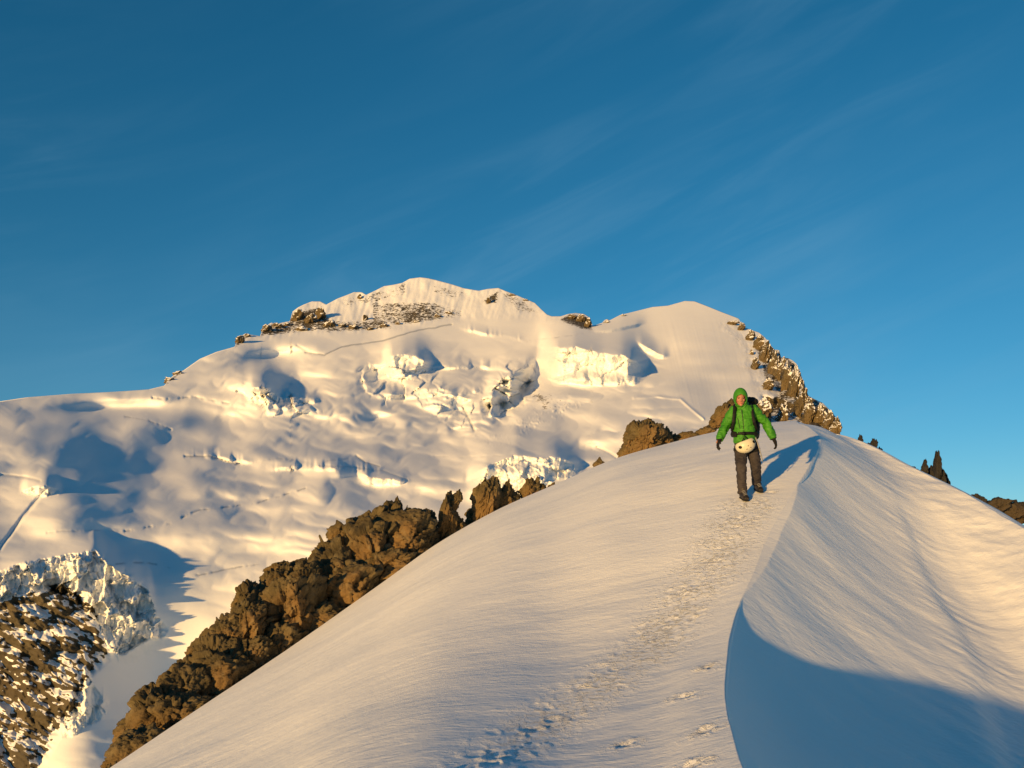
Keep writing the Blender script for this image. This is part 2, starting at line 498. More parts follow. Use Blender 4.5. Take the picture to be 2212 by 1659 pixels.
# right flank: hollow under the cornice, a lobe, a gully and the sunlit rib that forms the skyline
RIB = [(21.6, 1723, 910), (20.8, 1760, 930), (19.9, 1830, 945), (19.0, 1890, 968), (18.0, 1950, 1000), (17.2, 2015, 1032), (16.3, 2080, 1065), (15.4, 2150, 1103), (14.6, 2212, 1140), (13.2, 2300, 1193), (11.9, 2400, 1250)]
RS_U = [a[1] for a in RIB]; RS_V = [a[2] for a in RIB]
rib3 = [pt(u_, v_, y_) for y_, u_, v_ in RIB][::-1]
RB_Y = [2.0, 5.0, 8.8] + [q[1] for q in rib3]
RB_X = [7.7, 7.8, 8.0] + [q[0] for q in rib3]
RB_Z = [-3.5, -3.05, -2.15] + [q[2] for q in rib3]
NCR = 340
tr = np.linspace(0, 1, NCR)**1.15
crx, crz = ray(cu, cv)
cx3 = XL[:NR, -1]; cz3 = ZL[:NR, -1]
rbx = smooth_interp(cy, RB_Y, RB_X); rbz = smooth_interp(cy, RB_Y, RB_Z)
Fr = np.repeat(tr[None], NR, 0)
YR = np.repeat(cy[:, None], NCR, 1)
XR = cx3[:, None] + (rbx - cx3)[:, None] * Fr
DR = XR - cx3[:, None]
SF = [0, 0.12, 0.25, 0.36, 0.43, 0.49, 0.55, 0.63, 0.78, 1.0]
SS = [0, 0.34, 0.62, 0.78, 0.84, 0.97, 1.0, 0.92, 0.55, 0]
SS2 = [0, 0.33, 0.58, 0.72, 0.78, 0.80, 0.79, 0.72, 0.46, 0]
sw = sstep(16.5, 12.5, YR)
fw = Fr + 0.035 * np.sin(YR * 0.9 + 1.0) + 0.02 * fbm2(XR * 0.4, YR * 0.4, 2)
VV = smooth_interp(cy, [3, 5, 6, 8, 10, 12, 14, 16, 18, 20, 21.6], [0.40, 0.45, 0.56, 0.80, 0.98, 1.02, 0.86, 0.58, 0.30, 0.12, 0.0])
CC = smooth_interp(cy, [3, 5, 6, 7, 8, 9, 10.5], [0.42, 0.45, 0.42, 0.32, 0.18, 0.05, 0.0])
ZR = cz3[:, None] + (rbz - cz3)[:, None] * Fr - VV[:, None] * (sw * smooth_interp(np.clip(fw, 0, 1), SF, SS) + (1 - sw) * smooth_interp(np.clip(fw, 0, 1), SF, SS2)) - CC[:, None] * (1 - np.exp(-DR / 0.55)) * (1 - 0.9 * sstep(0.3, 0.9, Fr))
rx = XR / YR; rz = ZR / YR
bb = (rz * CP - SP) / (CP + rz * SP); yw_ = CP - bb * SP
UR = 1106 + FPX * rx * yw_; VR = 829.5 - FPX * bb
dR = sstep(0, 0.4, DR) * sstep(1.0, 0.97, Fr)
A2 = XR * 0.88 - YR * 0.47; B2 = XR * 0.47 + YR * 0.88
rip = 0.022 * fbm2(A2 * 0.5 + 3, B2 * 0.9, 3) + 0.006 * fbm2(A2 * 1.8, B2 * 3.2, 3)
lob = np.exp(-((fw - 0.46) / 0.09)**2)
rip = rip + 0.014 * lob * ridged2(A2 * 1.6, B2 * 3.6, 3)
rib = sstep(0.58, 0.75, fw)
rip = rip + rib * 0.017 * ridged2(XR * 1.5 + YR * 0.3, YR * 2.3 - XR * 0.4, 3)
hole = 1 - 0.85 * sstep(7.5, 6.2, YR) * sstep(0.5, 0.3, Fr)
ZR = ZR + rip * dR * hole
ridge_right = np.stack([XR, YR, ZR], -1)
# the far side behind the right-hand skyline
back = []
for dy, dz in ((0.15, -0.04), (0.5, -0.25), (1.3, -0.9), (4.0, -4.0), (12.0, -11.0)):
    b_ = ridge_right[:, -1].copy(); b_[:, 1] += dy * 0.4; b_[:, 0] += dy; b_[:, 2] += dz
    back.append(b_)
rr = np.concatenate([ridge_right, np.stack(back, 1)], 1)
# rows under and behind the camera continue the same cross-section
def near_rows(g):
    rows = []
    for dy in (9.5, 6.0, 3.6, 1.9, 0.8):
        q = g[0].copy(); q[:, 1] -= dy; q[:, 2] -= dy * 0.10; rows.append(q)
    return np.concatenate([np.stack(rows, 0), g], 0)
gl = near_rows(ridge_left); gr = near_rows(rr)
nl = gl.shape[0] * gl.shape[1]
fl = grid_faces(gl.shape[0], gl.shape[1])
nrr, ncr = gr.shape[:2]
idx = np.zeros((nrr, ncr), np.int64)
idx[:, 0] = np.arange(nrr) * NC + NC - 1
idx[:, 1:] = nl + np.arange(nrr * (ncr - 1)).reshape(nrr, ncr - 1)
fr_ = np.stack([idx[:-1, :-1], idx[:-1, 1:], idx[1:, 1:], idx[1:, :-1]], -1).reshape(-1, 4)
tkl = np.concatenate([np.repeat(track_m[:1], 5, 0), track_m], 0)
verts = np.concatenate([gl.reshape(-1, 3), gr[:, 1:].reshape(-1, 3)])
snow_ridge = new_mesh('snow_ridge', verts, np.concatenate([fl, fr_]), M_SNOW, None, True, {'track': np.concatenate([tkl.ravel(), np.zeros(nrr * (ncr - 1))])})
tag(snow_ridge, 'wind-packed snow ridge in the foreground with a trodden track beside its crest', 'ridge', kind='structure')
def ground_z(x, y):
    i = np.searchsorted(yb, y); i = min(max(i, 1), len(yb) - 1)
    t = (y - yb[i - 1]) / (yb[i] - yb[i - 1])
    z0 = np.interp(x, XL[i - 1], ZL[i - 1]); z1 = np.interp(x, XL[i], ZL[i])
    return float(z0 + (z1 - z0) * t)
# ------------------------------------------------------------------ glaciated mountain behind
SKY = [(-200, 893), (0, 867), (60, 858), (150, 851), (250, 846), (322, 841), (355, 833), (362, 822), (375, 811), (398, 799), (432, 775), (468, 760), (507, 749), (513, 733), (522, 725), (531, 720),
       (544, 723), (562, 726), (566, 713), (576, 703), (586, 697), (600, 699), (614, 696), (626, 694), (632, 673), (644, 664), (656, 658), (674, 651), (692, 651), (705, 658), (729, 645), (750, 637), (765, 631),
       (781, 631), (791, 637), (810, 628), (830, 618), (850, 615), (869, 611), (885, 602), (908, 599), (925, 601), (942, 605), (976, 614), (1004, 623), (1035, 628), (1054, 624), (1077, 622), (1093, 629),
       (1113, 636), (1134, 645), (1155, 654), (1168, 667), (1181, 679), (1192, 683), (1212, 683), (1228, 678), (1244, 676), (1262, 678), (1275, 687), (1280, 703), (1290, 701), (1301, 697), (1306, 691), (1312, 689), (1317, 692),
       (1340, 680), (1358, 676), (1410, 663), (1444, 660), (1480, 650), (1501, 651), (1527, 661), (1559, 674), (1596, 688), (1601, 698), (1606, 706), (1622, 712), (1639, 718), (1649, 726), (1658, 735), (1666, 747),
       (1673, 755), (1683, 756), (1687, 772), (1704, 774), (1713, 779), (1720, 785), (1728, 805), (1738, 829), (1746, 855), (1759, 862), (1777, 870), (1793, 886), (1808, 904), (1814, 925), (1816, 945), (1840, 985), (1950, 1060), (2080, 1130), (2212, 1210), (2420, 1300)]
sk_u = [a for a, b in SKY]; sk_v = [b for a, b in SKY]
MC = 1120; MR = 480
um = np.linspace(-190, 1960, MC)
top = np.interp(um, sk_u, sk_v)
rough_top = (1 - sstep(-10, 10, polydist(um, um * 0 + 0, [(510, 0), (700, 0)]) * 0 + 5))
fsil = smooth_interp(um, SIL_U, SIL_V)
fsil = np.where(um > 1722, np.interp(um, RS_U, RS_V), fsil)
bot = np.minimum(np.maximum(fsil + 230, top + 60), 1740)
tm = np.linspace(0, 1, MR)
UM = np.repeat(um[None], MR, 0)
VM = top[None] + (bot - top)[None] * tm[:, None]

BC = [  # picture position and distance
 (-200, 1740, 560), (0, 1700, 590), (200, 1700, 575), (400, 1600, 655), (-200, 1500, 630), (0, 1500, 635), (150, 1500, 625), (330, 1500, 690), (550, 1500, 690), (800, 1400, 690),
 (-200, 1200, 660), (0, 1200, 685), (200, 1200, 715), (400, 1250, 735), (600, 1200, 795), (800, 1150, 840), (1000, 1150, 850), (1300, 1150, 830), (1600, 1150, 800), (1900, 1150, 760),
 (-200, 1060, 800), (0, 1060, 835), (200, 1060, 875), (450, 1080, 905), (700, 1050, 960), (950, 1050, 965), (1200, 1030, 930), (1450, 1010, 880), (1750, 1010, 850),
 (-200, 950, 990), (0, 950, 1030), (200, 950, 1110), (450, 960, 1210), (700, 950, 1300), (950, 945, 1310), (1200, 930, 1210), (1450, 930, 1040), (1650, 930, 1010), (1800, 930, 990),
 (-200, 870, 1330), (0, 868, 1380), (200, 860, 1470), (380, 850, 1560), (550, 850, 1580), (750, 850, 1580), (950, 850, 1560), (1200, 850, 1470), (1420, 850, 1340), (1600, 850, 1310), (1750, 850, 1290),
 (420, 780, 1740), (600, 760, 1830), (800, 760, 1840), (1000, 760, 1810), (1200, 750, 1760), (1400, 760, 1650), (1550, 760, 1600), (1700, 760, 1570),
 (620, 700, 1960), (800, 690, 1980), (1000, 690, 1960), (1200, 695, 1950), (1330, 690, 1880), (1500, 690, 1830), (1620, 700, 1790),
 (700, 650, 2030), (800, 630, 2040), (910, 600, 2060), (1080, 622, 2050), (1270, 680, 2030), (1480, 650, 1950), (1560, 660, 1900), (1100, 560, 2160), (600, 560, 2200), (1600, 600, 2060), (1900, 800, 1480)]
BC = np.array(BC, float)
BC[:, 2] *= 1 + 0.20 * np.maximum(BC[:, 0] - 500, 0) / 1100 * np.clip((1150 - BC[:, 1]) / 200, 0, 1)
BC[:, 2] *= np.interp(BC[:, 1], [600, 690, 760, 860, 950], [1.30, 1.21, 1.115, 1.0, 1.0])
base = TPS(BC[:, :2] / 600.0, np.log(BC[:, 2]), 0.004)

W = np.zeros_like(UM)          # height raised, in px
ice = np.zeros_like(UM); rockm = np.zeros_like(UM); crev = np.zeros_like(UM); dD = np.zeros_like(UM)
wob = 5.0 * fbm2(UM / 38.0, VM / 38.0, 3)
parts = np.zeros(UM.shape, np.int32)

def gsm(a, n):
    k = np.exp(-np.linspace(-2, 2, 2 * n + 1)**2); k /= k.sum()
    return np.convolve(np.pad(a, n, mode='edge'), k, mode='valid')
def facets(su, sv, seed=0.0, tilt=1.0):
    """broken planes: every cell has its own offset and its own tilt"""
    x = UM / su + seed + 0.25 * fbm2(UM / (su * 1.3), VM / (sv * 1.3), 2); y = VM / sv + seed * 0.7 + 0.25 * fbm2(UM / (su * 1.3) + 7, VM / (sv * 1.3), 2)
    f1, f2, c_ = worley2(x, y)
    r = _r1[c_]
    fx = x - np.floor(x) - 0.5; fy = y - np.floor(y) - 0.5
    return (r[..., 0] - 0.5) + tilt * ((r[..., 1] - 0.5) * np.sin(x * 2.2 + 6 * r[..., 2]) + (r[..., 2] - 0.5) * np.sin(y * 2.2 + 6 * r[..., 1])), f2 - f1
def cliff(top_l, foot_l, rec=2.6, keep=0.12, rough=6.0, icy=1.0, jag=1.0, part=0):
    """an ice wall between two lines; the ground above it lies flatter until it has caught up"""
    global W, ice, dD, parts
    u0 = max(top_l[0][0], foot_l[0][0]); u1 = min(top_l[-1][0], foot_l[-1][0])
    t0 = gsm(np.interp(um, [p[0] for p in top_l], [p[1] for p in top_l]), 8)[None]
    f0 = gsm(np.interp(um, [p[0] for p in foot_l], [p[1] for p in foot_l]), 8)[None]
    jt = jag * 5.0 * fbm2(UM / 22.0, VM / 40.0 + top_l[0][1] * 0.37, 3)
    tv = t0 + jt; fv = f0 + jt * 0.6
    el = min(50.0, 0.22 * (u1 - u0))
    ends = sstep(u0, u0 + el, UM) * sstep(u1, u1 - el, UM)
    hgt = np.maximum(f0 - t0, 0) * ends
    if jag <= 0.5: hgt = hgt * (0.25 + 0.75 * sstep(-0.35, 0.25, fbm2(UM / 34.0 + top_l[0][0], UM * 0 + 3.3, 3)))
    d_ = hgt * (1 - keep)
    f_in = np.clip((fv - VM) / np.maximum(fv - tv, 1.0), 0, 1)
    add = d_ * f_in
    R_ = max(rec * float(d_.max()), 1.0)
    dw = gsm(d_[0], 34)[None]; sb = sstep(0, 45, t0 - VM)
    add = np.where(VM < tv, (d_ * (1 - sb) + dw * sb) * np.clip(1 - (t0 - VM) / R_, 0, 1)**1.6, add)
    W += add
    m = sstep(0, 4, fv - VM) * sstep(0, 3, VM - tv) * ends * sstep(1, 4, hgt)
    ice = np.maximum(ice, m * icy)
    fa, ed = facets(26.0, 34.0, top_l[0][0] * 0.013)
    fb, eb = facets(10.0, 13.0, top_l[0][1] * 0.017)
    dD += m * rough * (1.3 * fa + 0.45 * fb + 0.5 * ridged2(UM / 20.0, VM / 70.0, 3) - 0.5 * np.exp(-(ed / 0.06)**2))
    if part: parts = np.where(m > 0.3, part, parts)
def bump(u, v, su, sv, h, rot=0.0, p=2.0):
    global W
    c, s = math.cos(rot), math.sin(rot)
    a = ((UM - u) * c + (VM - v) * s) / su; b = (-(UM - u) * s + (VM - v) * c) / sv
    W += h * np.exp(-np.power(a * a + b * b, p / 2))
def edge_step(line, h, wid, side=1):
    """a fold: the ground on one side of the line drops away over wid px"""
    global W
    d = polydist(UM + wob * 0.5, VM + wob * 0.5, line)
    W += h * np.exp(-d / wid)
def crevasse(line, wid=2.2, depth=6.0, dark=0.8, broken=0.0):
    global W, crev
    d = polydist(UM + wob * 0.35, VM + wob * 0.35, line)
    m = np.exp(-(d / (0.85 * wid))**2)
    if broken: m = m * sstep(-broken * 0.5, broken * 0.5, fbm2(UM / 26.0 + 3, VM / 26.0, 3))
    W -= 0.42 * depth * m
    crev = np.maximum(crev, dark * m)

# broad rolling of the glacier
low = sstep(700, 800, VM)
W += low * (9.0 * fbm2(UM / 170.0 + 0.4, VM / 70.0, 2))
bw = fbm2(UM / 60.0 + 11, VM / 60.0, 2) * 14.0
bil = np.abs(perlin2((UM + bw) / 150.0 + 0.7, (VM + 0.6 * bw) / 40.0)) - 0.25
bil2 = np.abs(perlin2((UM + bw) / 52.0 + 3.7, (VM + bw) / 17.0)) - 0.25
zone = np.maximum(polymask(UM, VM, [(440, 820), (540, 800), (720, 830), (800, 760), (960, 770), (1110, 780), (1150, 860), (1060, 950), (900, 930), (700, 930), (480, 900)], 40), 0.25)
calm = 1 - 0.9 * polymask(UM, VM, [(1390, 640), (1640, 640), (1640, 900), (1480, 900), (1420, 800)], 40)
calm = calm * (0.4 + 0.6 * sstep(380, 560, UM))
W += low * calm * (10.0 * bil + 5.5 * bil2 * zone)
# left-hand domes and hollows
bump(70, 985, 175, 80, 28, 0.10)
bump(340, 975, 130, 90, -16, 0.0)
bump(330, 925, 70, 30, 10)
bump(480, 905, 70, 24, -24)
bump(420, 1040, 60, 26, 12)
bump(600, 1000, 110, 30, 10)
bump(250, 885, 190, 20, -26, -0.03)
bump(150, 1110, 100, 40, 26)
bump(345, 1205, 100, 46, -18)
bump(500, 1150, 120, 40, 14)
bump(440, 800, 70, 30, 8)
bump(600, 775, 60, 26, -26)
bump(535, 830, 45, 26, 18)
bump(640, 830, 60, 24, -22)
bump(710, 885, 110, 28, 24, 0.1)
bump(815, 905, 40, 18, -18)
bump(660, 925, 60, 16, 8)
bump(740, 1020, 110, 22, 8)
bump(900, 1040, 60, 18, 7)
bump(870, 800, 40, 14, 5)
bump(985, 850, 70, 26, 12)
bump(930, 860, 36, 16, 10)
bump(1085, 885, 20, 36, -26)
bump(1135, 835, 15, 38, -20, 0.4)
bump(812, 812, 20, 22, -16)
bump(850, 852, 22, 10, 12)
bump(985, 930, 16, 10, -10)
bump(1100, 815, 24, 40, 12)
bump(1000, 895, 20, 24, -14)
bump(840, 848, 20, 10, 8)
bump(1180, 980, 90, 16, 6)
bump(1270, 970, 60, 20, -16)
bump(1490, 700, 120, 80, 12)
bump(1430, 780, 50, 40, -8)
# ice walls
cliff([(1158, 760), (1166, 746), (1200, 752), (1240, 748), (1300, 762), (1345, 767), (1385, 786), (1410, 806)],
      [(1158, 800), (1166, 812), (1200, 828), (1260, 832), (1330, 835), (1370, 832), (1395, 820), (1410, 808)], 2.0, 0.08, 7, part=1)
cliff([(822, 785), (835, 770), (870, 764), (900, 768), (940, 792)], [(822, 800), (840, 812), (880, 806), (920, 806), (940, 800)], 1.8, 0.1, 6, part=2)
cliff([(935, 790), (1000, 789), (1060, 790), (1095, 795)], [(935, 800), (1000, 800), (1060, 800), (1095, 808)], 2.2, 0.1, 2, jag=0.4)
cliff([(880, 850), (920, 838), (960, 842), (1000, 850)], [(880, 856), (920, 856), (960, 858), (1000, 856)], 2.0, 0.1, 4)
cliff([(1040, 880), (1060, 840), (1090, 815), (1120, 800), (1160, 785)], [(1040, 905), (1060, 880), (1090, 856), (1120, 840), (1160, 815)], 1.6, 0.1, 9, part=3)
cliff([(1004, 1040), (1013, 1030), (1053, 1006), (1114, 981), (1155, 988), (1202, 986), (1240, 1000), (1275, 1020)],
      [(1004, 1100), (1013, 1110), (1053, 1085), (1114, 1070), (1155, 1060), (1202, 1040), (1240, 1030), (1275, 1024)], 1.8, 0.3, 7, part=4)
cliff([(770, 1020), (800, 1032), (840, 1035), (890, 1040)], [(770, 1045), (800, 1050), (840, 1050), (890, 1045)], 2.2, 0.15, 3)
cliff([(-200, 1240), (0, 1234), (51, 1217), (100, 1206), (144, 1198), (205, 1188), (232, 1217), (260, 1238), (288, 1250), (324, 1279), (336, 1325), (372, 1366)],
      [(-200, 1310), (0, 1300), (51, 1285), (100, 1275), (144, 1290), (205, 1330), (232, 1400), (260, 1420), (288, 1400), (324, 1380), (336, 1380), (372, 1380)], 1.2, 0.72, 9, part=5)
cliff([(120, 1570), (160, 1500), (186, 1452), (215, 1500), (240, 1520)], [(120, 1600), (160, 1590), (186, 1570), (215, 1560), (240, 1535)], 1.2, 0.15, 4, jag=0.5)
cliff([(525, 850), (545, 838), (575, 836), (620, 870)], [(525, 862), (545, 870), (575, 878), (620, 880)], 1.8, 0.1, 6)
cliff([(600, 860), (630, 852), (670, 858), (700, 872)], [(600, 872), (630, 876), (670, 874), (700, 876)], 1.8, 0.1, 5)
cliff([(40, 1060), (75, 1050), (100, 1045), (140, 1062)], [(40, 1066), (75, 1070), (100, 1070), (140, 1066)], 2.0, 0.1, 5)
cliff([(945, 862), (1000, 850), (1045, 840)], [(945, 867), (1000, 858), (1045, 846)], 2.5, 0.15, 2, jag=0.4)
cliff([(390, 984), (440, 982), (500, 990), (560, 1000)], [(390, 988), (440, 990), (500, 1000), (560, 1004)], 3.0, 0.2, 2, jag=0.5)
cliff([(560, 1016), (640, 1006), (720, 1006), (800, 1014), (850, 1024)], [(560, 1020), (640, 1016), (720, 1018), (800, 1024), (850, 1028)], 3.0, 0.3, 1.5, jag=0.5)
# steps of the upper bergschrund and the crevasse rows
cliff([(975, 700), (1005, 711), (1035, 716), (1060, 722), (1085, 722), (1110, 728), (1140, 738)], [(975, 704), (1005, 717), (1035, 723), (1060, 729), (1085, 729), (1110, 736), (1140, 741)], 3.0, 0.1, 1.5, jag=0.5)
cliff([(1275, 716), (1320, 712), (1370, 700), (1400, 696)], [(1275, 719), (1320, 720), (1370, 709), (1400, 699)], 3.0, 0.1, 1, jag=0.4)
cliff([(1370, 735), (1400, 750), (1420, 765), (1450, 768)], [(1370, 738), (1400, 762), (1420, 778), (1450, 774)], 3.0, 0.1, 2, jag=0.6)
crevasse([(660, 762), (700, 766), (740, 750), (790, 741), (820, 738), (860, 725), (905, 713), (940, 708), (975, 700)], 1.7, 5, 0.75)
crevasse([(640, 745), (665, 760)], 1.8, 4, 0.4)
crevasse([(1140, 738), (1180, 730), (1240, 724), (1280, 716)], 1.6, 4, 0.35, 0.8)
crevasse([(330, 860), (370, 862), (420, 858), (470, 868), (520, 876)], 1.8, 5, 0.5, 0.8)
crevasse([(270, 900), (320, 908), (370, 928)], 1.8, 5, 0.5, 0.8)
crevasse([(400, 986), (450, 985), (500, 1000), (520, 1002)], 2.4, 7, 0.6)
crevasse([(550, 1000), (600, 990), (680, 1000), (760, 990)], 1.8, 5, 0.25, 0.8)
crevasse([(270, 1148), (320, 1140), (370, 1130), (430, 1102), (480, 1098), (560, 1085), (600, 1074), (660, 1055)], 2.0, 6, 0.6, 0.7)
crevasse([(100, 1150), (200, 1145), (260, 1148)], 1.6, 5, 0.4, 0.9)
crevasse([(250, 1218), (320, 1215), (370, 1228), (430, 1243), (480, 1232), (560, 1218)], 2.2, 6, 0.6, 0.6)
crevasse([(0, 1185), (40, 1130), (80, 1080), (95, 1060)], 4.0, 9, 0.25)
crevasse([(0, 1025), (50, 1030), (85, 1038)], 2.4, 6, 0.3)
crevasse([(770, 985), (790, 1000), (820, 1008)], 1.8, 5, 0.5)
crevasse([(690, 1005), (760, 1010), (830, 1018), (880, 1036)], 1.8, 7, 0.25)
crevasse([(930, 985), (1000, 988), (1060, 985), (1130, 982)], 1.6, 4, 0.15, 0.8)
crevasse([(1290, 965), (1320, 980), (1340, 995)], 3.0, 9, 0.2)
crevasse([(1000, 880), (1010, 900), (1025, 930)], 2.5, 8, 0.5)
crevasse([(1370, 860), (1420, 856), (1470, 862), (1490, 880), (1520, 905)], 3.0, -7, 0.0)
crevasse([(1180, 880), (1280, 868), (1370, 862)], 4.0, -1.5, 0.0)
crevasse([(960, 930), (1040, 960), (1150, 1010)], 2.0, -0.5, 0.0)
# rubble of fallen ice below the main wall
deb = polymask(UM, VM, [(1130, 905), (1180, 880), (1260, 870), (1240, 890), (1150, 930), (1090, 965), (1040, 960), (1080, 925)], 8)
W += deb * 2.2 * sstep(0.0, 0.6, fbm2(UM / 9.0 + 2.5 * fbm2(UM / 14, VM / 14, 2), VM / 5.0, 4)) * sstep(-0.3, 0.3, fbm2(UM / 40.0, VM / 20.0, 2))
# toppled blocks in the broken zones
jum = np.maximum.reduce([polymask(UM, VM, [(205, 1190), (300, 1250), (340, 1330), (370, 1400), (300, 1430), (225, 1420), (215, 1300)], 14),
                         0.55 * polymask(UM, VM, [(780, 800), (830, 775), (930, 800), (1020, 860), (1030, 940), (970, 920), (900, 860), (830, 870), (780, 840)], 14),
                         0.9 * polymask(UM, VM, [(1040, 830), (1110, 780), (1160, 790), (1150, 850), (1100, 910), (1050, 900)], 12),
                         0.6 * polymask(UM, VM, [(530, 830), (640, 850), (700, 890), (600, 900), (530, 870)], 10)])
fa, ed = facets(40.0, 26.0, 3.3, 1.2)
W += jum * (15.0 * fa + 4.0 * fbm2(UM / 22.0, VM / 16.0, 2) - 4.0 * np.exp(-(ed / 0.06)**2))
ice = np.maximum(ice, jum * 0.6)
# summit wall: fluted snow with rock showing through
summ = sstep(8, -8, VM - np.interp(UM, [560, 640, 760, 860, 960, 1060, 1160, 1280], [735, 722, 718, 716, 690, 690, 690, 716])) * sstep(500, 580, UM) * sstep(1300, 1270, UM)
flute = ridged2(UM / 26.0 + 0.012 * (VM - 600), VM / 160.0, 3)
dD += summ * (6.0 * flute + 10.0 * fbm2(UM / 45.0, VM / 60.0, 2) + 4.0 * fbm2(UM / 20.0, VM / 22.0, 3))
rk = [([(628, 675), (690, 660), (715, 690), (720, 715), (640, 722), (560, 728), (565, 700), (620, 695)], 0.72),
      ([(690, 690), (760, 690), (830, 690), (860, 712), (800, 716), (700, 722)], 0.58),
      ([(730, 645), (800, 632), (880, 605), (880, 640), (800, 660), (740, 670)], 0.42),
      ([(800, 650), (940, 650), (1000, 670), (1000, 690), (900, 700), (800, 710)], 0.50),
      ([(930, 610), (1010, 626), (1000, 650), (930, 640)], 0.40),
      ([(1040, 650), (1060, 634), (1080, 625), (1075, 655), (1050, 662)], 0.55),
      ([(1075, 622), (1130, 643), (1175, 680), (1120, 680), (1090, 650)], 0.46),
      ([(1200, 690), (1235, 674), (1275, 684), (1284, 716), (1255, 712), (1225, 705)], 0.66),
      ([(505, 752), (513, 733), (533, 718), (545, 722), (525, 745)], 0.8),
      ([(352, 834), (362, 820), (376, 809), (400, 799), (385, 815), (365, 830)], 0.85),
      ([(1298, 700), (1311, 688), (1320, 692), (1312, 700)], 0.9), ([(1335, 684), (1350, 677), (1358, 677), (1346, 684)], 0.8),
      ([(1130, 870), (1150, 836), (1200, 838), (1240, 845), (1230, 880), (1180, 895), (1140, 890)], 0.47),
      ([(1290, 848), (1330, 850), (1350, 845), (1350, 858), (1300, 862)], 0.42),
      ([(-200, 1310), (0, 1300), (67, 1279), (139, 1262), (205, 1320), (231, 1423), (185, 1464), (170, 1526), (128, 1577), (77, 1680), (40, 1760), (-200, 1760)], 0.47),
      ([(60, 1290), (139, 1264), (150, 1275), (80, 1300)], 0.9)]
rvar = 0.26 * fbm2((UM + 0.5 * VM) / 75.0, (VM - 0.5 * UM) / 40.0, 3) + 0.10 * fbm2(UM / 16.0, VM / 16.0, 2)
for poly, s in rk:
    rockm = np.maximum(rockm, (s + (0.13 if poly[0][1] < 760 and s < 0.7 else 0.0)) * polymask(UM, VM, poly, 9))
lowrock = polymask(UM, VM, rk[-2][0], 12)
la = (UM + VM * 0.6) ; lb = (VM - UM * 0.6)
dD += lowrock * (10.0 * ridged2(la / 110.0, lb / 60.0, 3) + 3.0 * fbm2(la / 30.0, lb / 12.0, 3))
dD += sstep(0.3, 0.7, rockm) * (1 - lowrock) * 6.0 * ridged2(UM / 24.0, VM / 16.0, 3)
rockm = np.where(rockm > 0.05, np.clip(rockm + np.where(VM < 800, 0.55, 1.0) * rvar * sstep(0.1, 0.4, rockm), 0.03, 1), rockm)
# the rock buttress that carries the right-hand snow dome
but = [(1548, 700), (1575, 690), (1600, 684), (1640, 712), (1690, 755), (1730, 780), (1760, 855), (1820, 890), (1830, 990), (1640, 990), (1560, 930), (1600, 880), (1640, 850), (1625, 820), (1600, 790), (1615, 770), (1590, 740), (1560, 712)]
bm = polymask(UM, VM, but, 7)
core = polymask(UM, VM, [(1640, 725), (1690, 758), (1730, 790), (1760, 858), (1815, 895), (1830, 990), (1640, 990), (1635, 880), (1680, 850), (1650, 820), (1640, 780), (1625, 740)], 9)
rockm = np.maximum(rockm, np.maximum((0.42 + 0.6 * rvar) * bm, (0.72 + 0.7 * rvar) * core))
# buttresses lean back towards the skyline so that the pillars stand out
dD += core * (34.0 * ridged2((UM + 0.35 * VM) / 50.0, VM / 150.0, 3, 0.5) + 16.0 * fbm2(UM / 22.0, VM / 26.0, 4)) + bm * 10.0 * fbm2(UM / 16.0, VM / 16.0, 3)
dD += 70 * polymask(UM, VM, [(1650, 860), (1690, 870), (1735, 900), (1760, 940), (1740, 960), (1640, 960), (1655, 900)], 12)
dD += 45 * polymask(UM, VM, [(1590, 700), (1640, 760), (1650, 830), (1635, 840), (1615, 770)], 14) * 0.4
bpart = (bm > 0.5)
# fall lines in the snow below the dome
dome = polymask(UM, VM, [(1420, 700), (1560, 690), (1620, 830), (1560, 900), (1450, 860)], 30)
dD += dome * 1.6 * ridged2(UM / 13.0 - 0.02 * VM, VM / 260.0, 2)

DM = np.exp(base(UM / 600.0, (VM + W) / 600.0)) 
DM = DM + dD
# soften single-sample spikes of the smooth snow
def blur(a, n):
    for _ in range(n):
        b = a.copy(); b[1:-1] = (a[:-2] + 2 * a[1:-1] + a[2:]) / 4
        a = b
    return a
rough = np.clip(np.maximum(np.maximum(ice, rockm * 1.3), np.maximum(crev, summ * 0.5)), 0, 1)
sm = blur(DM, 2)
rg = blur(rough, 2)
DM = sm * (1 - rg) + DM * rg
G = pt(UM, VM, DM)
# the back of the mountain, out of sight
back = []
for dy, dz in ((12, -2), (60, -30), (300, -220), (900, -700)):
    b_ = G[0].copy(); b_[:, 1] += dy; b_[:, 2] += dz; back.append(b_)
Gm = np.concatenate([np.stack(back[::-1], 0), G], 0)
def pad(a): return np.concatenate([np.repeat(a[:1], 4, 0), a], 0)
rockm, ice, crev, parts, bpart = pad(rockm), pad(ice), pad(crev), pad(parts), pad(bpart)
gv = Gm.reshape(-1, 3); gf = grid_faces(*Gm.shape[:2])
at = {'rock': rockm.ravel(), 'ice': ice.ravel(), 'crevasse': crev.ravel()}
lab = np.where(bpart, 99, parts).ravel()[gf[:, 0]]
def submesh(name, sel, parent=None):
    f = gf[sel]; us, inv = np.unique(f, return_inverse=True)
    return new_mesh(name, gv[us], inv.reshape(f.shape), M_MOUNT, parent, True, {k: v[us] for k, v in at.items()})
mountain = submesh('mountain', (lab == 0))
tag(mountain, 'glacier-covered mountain with a fluted snow summit and crevassed slopes', 'mountain', kind='structure')
for pid, pl in ((1, 'sunlit ice wall below the right snow dome'), (2, 'short broken ice wall under the summit'), (3, 'jumbled row of ice towers beside the blue hollow'),
                (4, 'low ice wall just behind the foreground rocks'), (5, 'steep icefall above the snow-flecked rocks')):
    o = submesh('ice_cliff', lab == pid, mountain); o['label'] = pl
